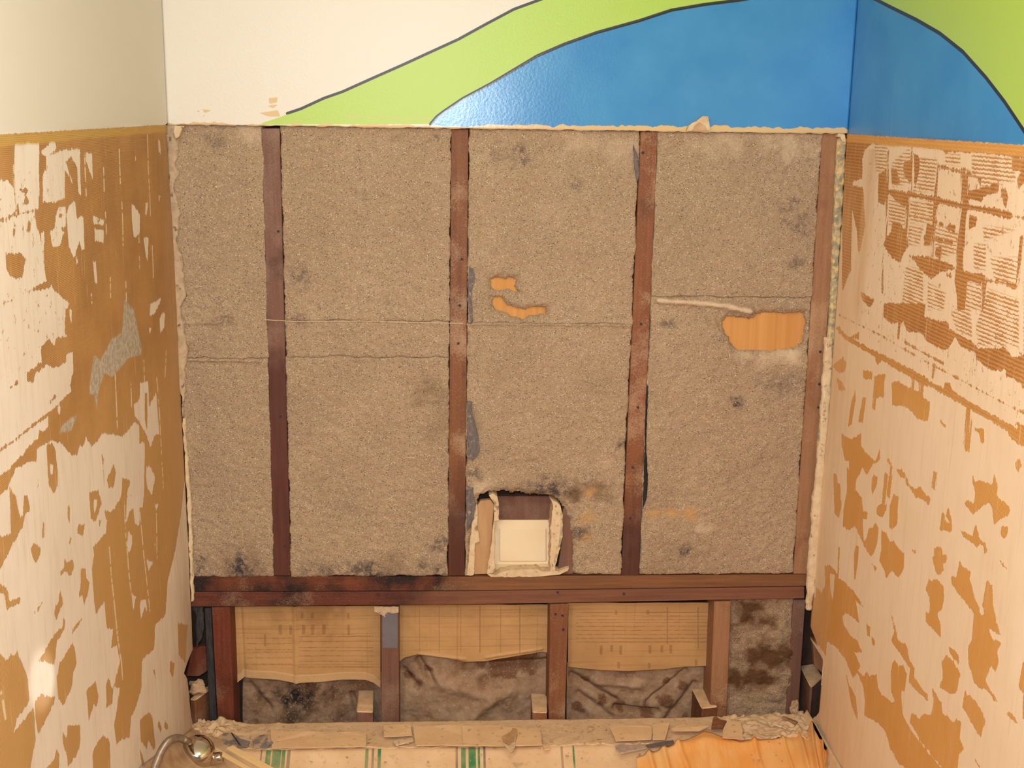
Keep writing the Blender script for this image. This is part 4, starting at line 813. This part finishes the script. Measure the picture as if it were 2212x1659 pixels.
ragged('torn_paper_roll', [(414, 1312), (424, 1330), (423, 1400)], [(440, 1312), (440, 1360), (428, 1400)], .03, .008, M_char, wl, 71, .003, 40)

# ------------------------------------------------------------------ bathtub under the dust
RZ = H0-1.43
tub = empty('bathtub', (.75, -.38, 0)); tag(tub, 'bathtub under dust and covers, its back edge along the stripped wall', 'bathtub')
def loop(x0, x1, y0, y1, r, z_, n=8):
    out = []
    for (cx, cy_, a0) in ((x1-r, y1-r, 0), (x0+r, y1-r, 90), (x0+r, y0+r, 180), (x1-r, y0+r, 270)):
        for i in range(n+1):
            a = math.radians(a0+90*i/n); out.append((cx+r*math.cos(a), cy_+r*math.sin(a), z_))
    return out
rings = [loop(.004, 1.496, -.76, -.002, .01, 0.0), loop(.004, 1.496, -.76, -.002, .01, RZ-.02), loop(.008, 1.492, -.756, -.006, .01, RZ-.008), loop(.02, 1.48, -.69, -.13, .06, RZ-.008), loop(.03, 1.47, -.67, -.14, .06, RZ-.03), loop(.17, 1.33, -.60, -.20, .12, RZ-.33), loop(.22, 1.28, -.56, -.24, .1, RZ-.35)]
V = [p_ for r_ in rings for p_ in r_]; N = len(rings[0])
Fc = [(k*N+i, k*N+(i+1) % N, (k+1)*N+(i+1) % N, (k+1)*N+i) for k in range(len(rings)-1) for i in range(N)]+[tuple(range((len(rings)-1)*N, len(rings)*N))]
obj('shell', V, Fc, M_enamel, tub, smooth=True)
# striped shower curtain laid over the tub
def cloth_z(X, Y):
    s = np.clip((-.128-Y)/.5, 0, 1); mid = np.clip(X/.22, 0, 1)*np.clip((1.5-X)/.16, 0, 1)
    z_ = RZ+.004-s*.30*mid - np.clip((-.128-Y)/.02, 0, 1)*.006*mid
    lift = np.clip(1-X/.16, 0, 1)**1.5*np.clip((-Y)/.43, 0, 1.2)*.165
    return z_+lift+fbm(X*9, Y*9, 3, 6)*.012*np.clip((-.10-Y)/.1, 0, 1)*mid+np.clip((X-1.47)/.03, 0, 1)**2*.03
xs = np.linspace(.002, 1.499, 380); ys = np.linspace(-.62, -.012, 130); Xc, Yc = np.meshgrid(xs, ys)
t = NT('striped_shower_curtain'); X_ = t.xyz()
col = t.mix(t.map(t.noise(10, 4), .35, .65), C(214, 176, 132), C(226, 192, 148))
gs = [(575, 586), (589, 608), (609.5, 617), (789, 796), (816, 823), (996, 1006), (1012, 1028), (1032, 1037), (1238, 1242)]
ks = [(564, 567), (621, 628), (803, 808), (984, 989), (1044, 1049), (1212, 1217)]
def boxes(L):
    acc = 0.
    for a, b_ in L:
        xa = float(atZ(a, 1645, RZ-.02)[0]); xb = float(atZ(b_, 1645, RZ-.02)[0])
        m_ = t.math('MULTIPLY', t.map(X_[0], xa-.0006, xa+.0006), t.map(X_[0], xb+.0006, xb-.0006)); acc = t.math('MAXIMUM', acc, m_)
    return acc
fade = t.map(t.noise(14, 4), .35, .7, 1, .45); onf = t.map(X_[1], -.118, -.122)
col = t.mix(t.math('MULTIPLY', t.math('MULTIPLY', boxes(gs), fade), onf), col, C(62, 128, 78))
col = t.mix(t.math('MULTIPLY', t.math('MULTIPLY', boxes(ks), fade), onf), col, C(128, 110, 92))
col = t.mix(t.map(t.noise(60, 5, rough=.7), .56, .7, 0, .7), col, C(186, 148, 108)); col = t.mix(t.map(t.math('ADD', X_[0], t.math('MULTIPLY', t.noise(20, 4), .08)), .12, .20, .85, 0), col, t.mix(t.map(t.noise(40, 5), .4, .6), C(196, 164, 128), C(176, 144, 112)))
t.bump(t.noise(50, 4), .4); M_curt = t.out(col, .8, 0, .2)
tag(grid_mesh('shower_curtain', np.stack([Xc, Yc, cloth_z(Xc, Yc)], -1), M_curt, None, skirt=(0, 0, -.001)), 'dusty beige shower curtain with green and grey stripes covering the tub', 'curtain')
# orange plastic over the right side
t = NT('orange_plastic_sheet'); n1 = t.noise(5, 3, t.scale((3, 1, 1))); col = t.mix(t.map(n1, .35, .65), C(226, 152, 74), C(232, 176, 108))
col = t.mix(t.map(t.noise(22, 4), .5, .68, 0, .6), col, C(222, 178, 122)); t.bump(t.noise(12, 3, t.scale((4, 1, 1))), .6, .006); M_orange = t.out(col, .38, 0, .45)
us = np.linspace(0, 1, 170); vs = np.linspace(0, 1, 90); U, V_ = np.meshgrid(us, vs)
back = [(1375, 1618), (1450, 1606), (1520, 1588), (1600, 1602), (1680, 1598), (1730, 1586), (1765, 1574), (1800, 1600)]
bp = np.array([atZ(a, c, RZ+.012) for a, c in back]); bX = np.interp(us, np.linspace(0, 1, len(back)), bp[:, 0]); bY = np.interp(us, np.linspace(0, 1, len(back)), bp[:, 1])
Xo = np.minimum(bX[None, :]+(us[None, :]-.35)*V_*.10-us[None, :]**5*V_*.30, 1.490); Yo = bY[None, :]*(1-V_)+(-.62)*V_
fold = sum(a*np.exp(-((U-u0-V_*k)/w_)**2) for u0, k, w_, a in ((.05, .15, .012, .012), (.11, .10, .012, .014), (.48, .02, .010, .009), (.60, .0, .008, .007), (.17, .2, .01, .008), (.70, -.1, .014, .010), (.80, -.25, .02, .014), (.9, -.3, .015, .014), (.96, .0, .015, .012), (.3, -.3, .05, .008)))
Zo = np.maximum(cloth_z(Xo, Yo)+.007+fold+(fbm(U*6, V_*5, 3, 5)+.25)*.012, cloth_z(Xo, Yo)+.004)
tag(grid_mesh('plastic_sheet', np.stack([Xo, Yo, Zo], -1), M_orange, None, skirt=(0, 0, -.001)), 'crinkled orange plastic sheet over the right end of the tub', 'plastic sheet')

# dust covered edge: rubble layer as stuff
xs = np.linspace(.006, 1.494, 420); ys = np.linspace(-.118, .004, 44); Xc, Yc = np.meshgrid(xs, ys)
ends = np.clip(1-np.minimum(Xc-.0, 1.5-Xc)/.30, 0, 1)
hz = .003+np.clip(fbm(Xc*35, Yc*35, 4, 12), -.2, .5)*(.003+.010*ends)+np.clip(fbm(Xc*120, Yc*120, 3, 15), 0, 1)*(.0015+.006*ends)
hz += np.exp(-((Xc-.03)/.06)**2)*(.018+fbm(Xc*60, Yc*60, 3, 9)*.05)*np.clip((Yc+.12)/.05, 0, 1)+np.exp(-((Xc-1.45)/.07)**2)*(.012+fbm(Xc*70, Yc*70, 3, 29)*.03)
hz += np.exp(-((Xc-1.33)/.05)**2)*(.004+fbm(Xc*90, Yc*90, 3, 19)*.02)
Yj = Yc+np.where(Yc < -.10, fbm(Xc*40, Xc*0, 3, 7)*.02, 0)
tag(grid_mesh('plaster_dust', np.stack([Xc, Yj, RZ+.003+np.maximum(hz, .001)], -1), M_dust, None, skirt=(0, 0, -.004), smooth=False), 'layer of plaster dust and crumbs along the tub edge', 'dust', kind='stuff')
# cardboard strips
CARD = [([(585, 1582), (700, 1583), (790, 1584), (791, 1614), (700, 1616), (586, 1617)], 'long cardboard strip nearest the left corner', 0),
        ([(827, 1567), (887, 1565), (890, 1588), (830, 1592)], 'small squarish cardboard piece in front of the metal capped stud', .006),
        ([(893, 1570), (1000, 1569), (1000, 1611), (897, 1612)], 'cardboard strip right of the small squarish piece', .002),
        ([(998, 1571), (1090, 1571), (1166, 1574), (1171, 1611), (1084, 1613), (1000, 1612)], 'longest cardboard strip, torn open in the middle', .006),
        ([(1318, 1572), (1400, 1568), (1409, 1572), (1408, 1599), (1330, 1602)], 'cardboard piece above the silver tape', .004),
        ([(1410, 1566), (1446, 1564), (1436, 1598), (1410, 1600)], 'narrow upright cardboard piece beside the one above the tape', .008),
        ([(1447, 1574), (1490, 1564), (1533, 1571), (1512, 1580), (1456, 1579)], 'pointed cardboard scrap left of the brown chip', .010),
        ([(1563, 1575), (1569, 1559), (1600, 1560), (1606, 1598), (1561, 1594)], 'square cardboard piece lying over the orange plastic edge', .012)]
for px, lb, dz in CARD:
    zc = RZ+.012+dz; L = densify([atZ(a, c, zc) for a, c in px], .02, 0); L = [p_+np.array([rng.normal(0, .0006), rng.normal(0, .0006), 0]) for p_ in L]
    o = obj('cardboard_strip', *prism(L, (0, 0, .002)), M_card)
    for v_ in o.data.vertices: v_.co.z += .004*mn.noise(Vector((v_.co.x*14, v_.co.y*14, 0)))
    tag(o, lb, 'cardboard', 'cardboard strips along the tub edge')
def chip(name, px, zc, th, mat, label, cat, group=None, bevel=0):
    return tag(obj(name, *prism([atZ(a, c, zc) for a, c in px], (0, 0, th)), mat, bevel=bevel), label, cat, group)
chip('wood_chip', [(1540, 1556), (1546, 1552), (1556, 1560), (1570, 1563), (1562, 1574), (1550, 1574), (1536, 1577)], RZ+.022, .008, M_brn, 'brown wood chip beside the square cardboard piece', 'wood chip', bevel=.001)
chip('torn_paper', [(1102, 1583), (1108, 1574), (1117, 1576), (1118, 1588), (1112, 1605), (1106, 1620), (1098, 1610), (1086, 1602), (1084, 1592)], RZ+.022, .002, M_tan, 'brown torn paper flap standing on the longest cardboard strip', 'paper')
chip('torn_paper', [(1085, 1605), (1100, 1612), (1111, 1600), (1114, 1590), (1112, 1618), (1104, 1628), (1094, 1616)], RZ+.025, .001, M_plastw, 'cream torn paper corner hanging over the striped curtain', 'paper')
chip('plaster_flake', [(1105, 1642), (1114, 1636), (1120, 1632), (1124, 1640), (1134, 1645), (1128, 1654), (1116, 1658), (1108, 1652)], RZ-.022, .004, M_plastw, 'star shaped cream plaster flake on the curtain', 'flake')
chip('plaster_flake', [(1172, 1612), (1184, 1612), (1188, 1620), (1176, 1622)], RZ+.012, .004, M_card, 'small tan flake at the end of the longest cardboard strip', 'flake')
chip('plaster_flake', [(848, 1604), (890, 1597), (893, 1602), (856, 1612)], RZ+.012, .004, M_plastw, 'thin cream flake below the small squarish cardboard piece', 'flake')
chip('silver_tape', [(1328, 1614), (1345, 1608), (1352, 1612), (1395, 1610), (1398, 1618), (1365, 1625), (1340, 1630), (1332, 1622)], RZ+.010, .004, M_silver, 'crumpled silver tape at the left edge of the orange plastic', 'tape', bevel=.001)
chip('silver_tape', [(1395, 1610), (1440, 1602), (1455, 1600), (1456, 1608), (1400, 1617)], RZ+.014, .002, M_bluegrey, 'flat grey tape end above the orange plastic', 'tape')
# flashing strips
for px, lb in (([(458, 1596), (480, 1587), (505, 1588), (520, 1600), (540, 1606), (535, 1614), (500, 1612), (470, 1606)], 'curled grey flashing scrap behind the pine laths'),
               ([(545, 1602), (560, 1592), (572, 1591), (578, 1600), (590, 1604), (575, 1614), (548, 1614)], 'grey flashing scrap with a peak, right of the curled one')):
    o = chip('flashing_scrap', px, RZ+.016, .003, M_lead, lb, 'metal scrap', 'grey flashing scraps'); 
    for v_ in o.data.vertices: v_.co.z += .010*mn.noise(Vector((v_.co.x*40, v_.co.y*40, 3)))
def stick(name, a, b_, wd, th, mat, label, cat):
    a = Vector(a); b_ = Vector(b_); d = (b_-a).normalized(); s_ = d.cross(Vector((0, 0, 1))).normalized()*wd/2; u_ = s_.cross(d).normalized()*th/2
    v = [a-s_-u_, a+s_-u_, a+s_+u_, a-s_+u_, b_-s_-u_, b_+s_-u_, b_+s_+u_, b_-s_+u_]
    return tag(obj(name, v, [(0, 1, 2, 3), (7, 6, 5, 4), (0, 4, 5, 1), (1, 5, 6, 2), (2, 6, 7, 3), (3, 7, 4, 0)], mat, bevel=.001), label, cat)
stick('pine_lath', atZ(450, 1611, RZ+.034), atZ(640, 1722, RZ+.060), .011, .006, M_lath, 'left of two pine laths on the tub cover, pale yellow', 'lath')['group'] = 'two pine laths'
stick('pine_lath', atZ(496, 1615, RZ+.028), atZ(700, 1728, RZ+.045), .018, .006, M_lath, 'right, wider of two pine laths on the tub cover', 'lath')['group'] = 'two pine laths'
stick('rusty_nail', atZ(500, 1583, RZ+.020), atZ(519, 1610, RZ+.034), .003, .003, M_char, 'bent dark nail beside the curled flashing scrap', 'nail')
stick('wood_splinter', atZ(466, 1571, RZ+.022), atZ(496, 1567, RZ+.026), .003, .002, M_org, 'thin orange splinter at the foot of the dark red stud', 'splinter')
stick('wood_splinter', atZ(1690, 1549, RZ+.030), atZ(1722, 1562, RZ+.026), .010, .005, M_org, 'brown splinter in the debris near the right corner', 'splinter')
stick('wood_splinter', atY(1788, 1527, -.02), atY(1762, 1575, -.05), .012, .008, M_card, 'pale leaning wood shard against the right wall', 'splinter')
stick('wood_splinter', atZ(1660, 1560, RZ+.026), atZ(1700, 1574, RZ+.022), .006, .004, M_plastw, 'cream splinter lying flat in the debris near the right corner', 'splinter')
# lumps in corners
for i, (a, c, r, lb) in enumerate(((422, 1562, .011, 'leftmost'), (436, 1568, .012, 'second'), (452, 1560, .013, 'peaked'), (440, 1588, .018, 'largest'), (418, 1592, .014, 'lowest'))):
    rock('plaster_lump', atZ(a, c+8, RZ+.018), r, M_rub, f'{lb} plaster lump of the heap in the left corner', 'rubble', i+11, sq=(1.2, .9, .8), group='plaster heap in the left corner')
crumbs = bmesh.new()
for i in range(420):
    a = rng.uniform(440, 1760); c = rng.uniform(1566, 1606) if rng.random() < .8 else rng.uniform(1606, 1650)
    if a > 1620 and c < 1600 or rng.random() < .5 or a < 600:
        p_ = atZ(a, c, RZ+.012 if c < 1610 else RZ-.006); r = rng.uniform(.001, .0035)
        mtx = Matrix.Translation(p_) @ Matrix.Rotation(rng.uniform(0, 6), 4, 'Z') @ Matrix.Diagonal((1.4, .9, .7, 1)); bmesh.ops.create_icosphere(crumbs, subdivisions=1, radius=r, matrix=mtx)
me = bpy.data.meshes.new('plaster_crumbs'); crumbs.to_mesh(me); crumbs.free()
tag(link('plaster_crumbs', me, M_rub), 'scattered plaster crumbs on the tub edge and curtain', 'crumbs', kind='stuff')

# ------------------------------------------------------------------ chrome shower fitting and hose
hc = np.array(atZ(427, 1627, RZ+.045)); sh = empty('shower_fitting', tuple(hc-np.array([0, 0, .03])))
tag(sh, 'chrome shower fitting lying in the left corner of the tub cover', 'shower fitting')
def lathe(name, prof, axis_m, mat, parent, seg=32):
    v = []; f = []
    for (r, h) in prof:
        for i in range(seg): a = 2*math.pi*i/seg; v.append(axis_m @ Vector((r*math.cos(a), r*math.sin(a), h)))
    for k in range(len(prof)-1):
        for i in range(seg): f.append((k*seg+i, k*seg+(i+1) % seg, (k+1)*seg+(i+1) % seg, (k+1)*seg+i))
    f += [tuple(range(seg)), tuple(range((len(prof)-1)*seg, len(prof)*seg))]
    return obj(name, v, f, mat, parent, smooth=True)
ax = Matrix.Translation(hc) @ Matrix.Rotation(math.radians(35), 4, 'X') @ Matrix.Rotation(math.radians(12), 4, 'Y')
lathe('dome', [(.005, .036), (.020, .035), (.030, .030), (.036, .020), (.039, .006), (.0395, -.008), (.037, -.014)], ax, M_chrome, sh)
lathe('face_ring', [(.037, -.014), (.039, -.016), (.039, -.023), (.034, -.026)], ax, M_chrome, sh)
lathe('black_face', [(.034, -.025), (.022, -.031), (.004, -.033)], ax, M_black, sh)
nb = hc+np.array([.036, -.004, -.012]); lathe('neck', [(.012, -.012), (.013, 0), (.013, .016), (.011, .02)], Matrix.Translation(nb) @ Matrix.Rotation(math.radians(80), 4, 'Y'), M_chrome, sh)
cv = [atZ(412, 1604, RZ+.035), atX(402, 1600, .050), atX(390, 1595, .047), atX(376, 1595, .044), atX(362, 1603, .040), atX(350, 1620, .036), atX(340, 1642, .034), atX(331, 1668, .032), atX(322, 1710, .03)]
cv = [Vector(p_) for p_ in cv]
def catmull(P_, n):
    out = []
    for i in range(len(P_)-1):
        p0, p1, p2, p3 = P_[max(i-1, 0)], P_[i], P_[i+1], P_[min(i+2, len(P_)-1)]
        for k in range(n):
            t_ = k/n; out.append(.5*((2*p1)+(p2-p0)*t_+(2*p0-5*p1+4*p2-p3)*t_*t_+(3*p1-p0-3*p2+p3)*t_**3))
    return out+[P_[-1]]
pts = catmull(cv, 60); v = []; f = []; seg = 14
up_ = Vector((0, 0, 1))
for i, p_ in enumerate(pts):
    d = (pts[min(i+1, len(pts)-1)]-pts[max(i-1, 0)]).normalized(); s_ = d.cross(up_).normalized(); u_ = s_.cross(d)
    r = .0072*(1+.12*math.sin(i*math.pi*.5))
    for k in range(seg): a = 2*math.pi*k/seg; v.append(p_+s_*r*math.cos(a)+u_*r*math.sin(a))
for i in range(len(pts)-1):
    for k in range(seg): f.append((i*seg+k, i*seg+(k+1) % seg, (i+1)*seg+(k+1) % seg, (i+1)*seg+k))
f += [tuple(range(seg)), tuple(range((len(pts)-1)*seg, len(pts)*seg))]
tag(obj('metal_hose', v, f, M_hose, smooth=True), 'ribbed steel shower hose curving up beside the left wall', 'hose')
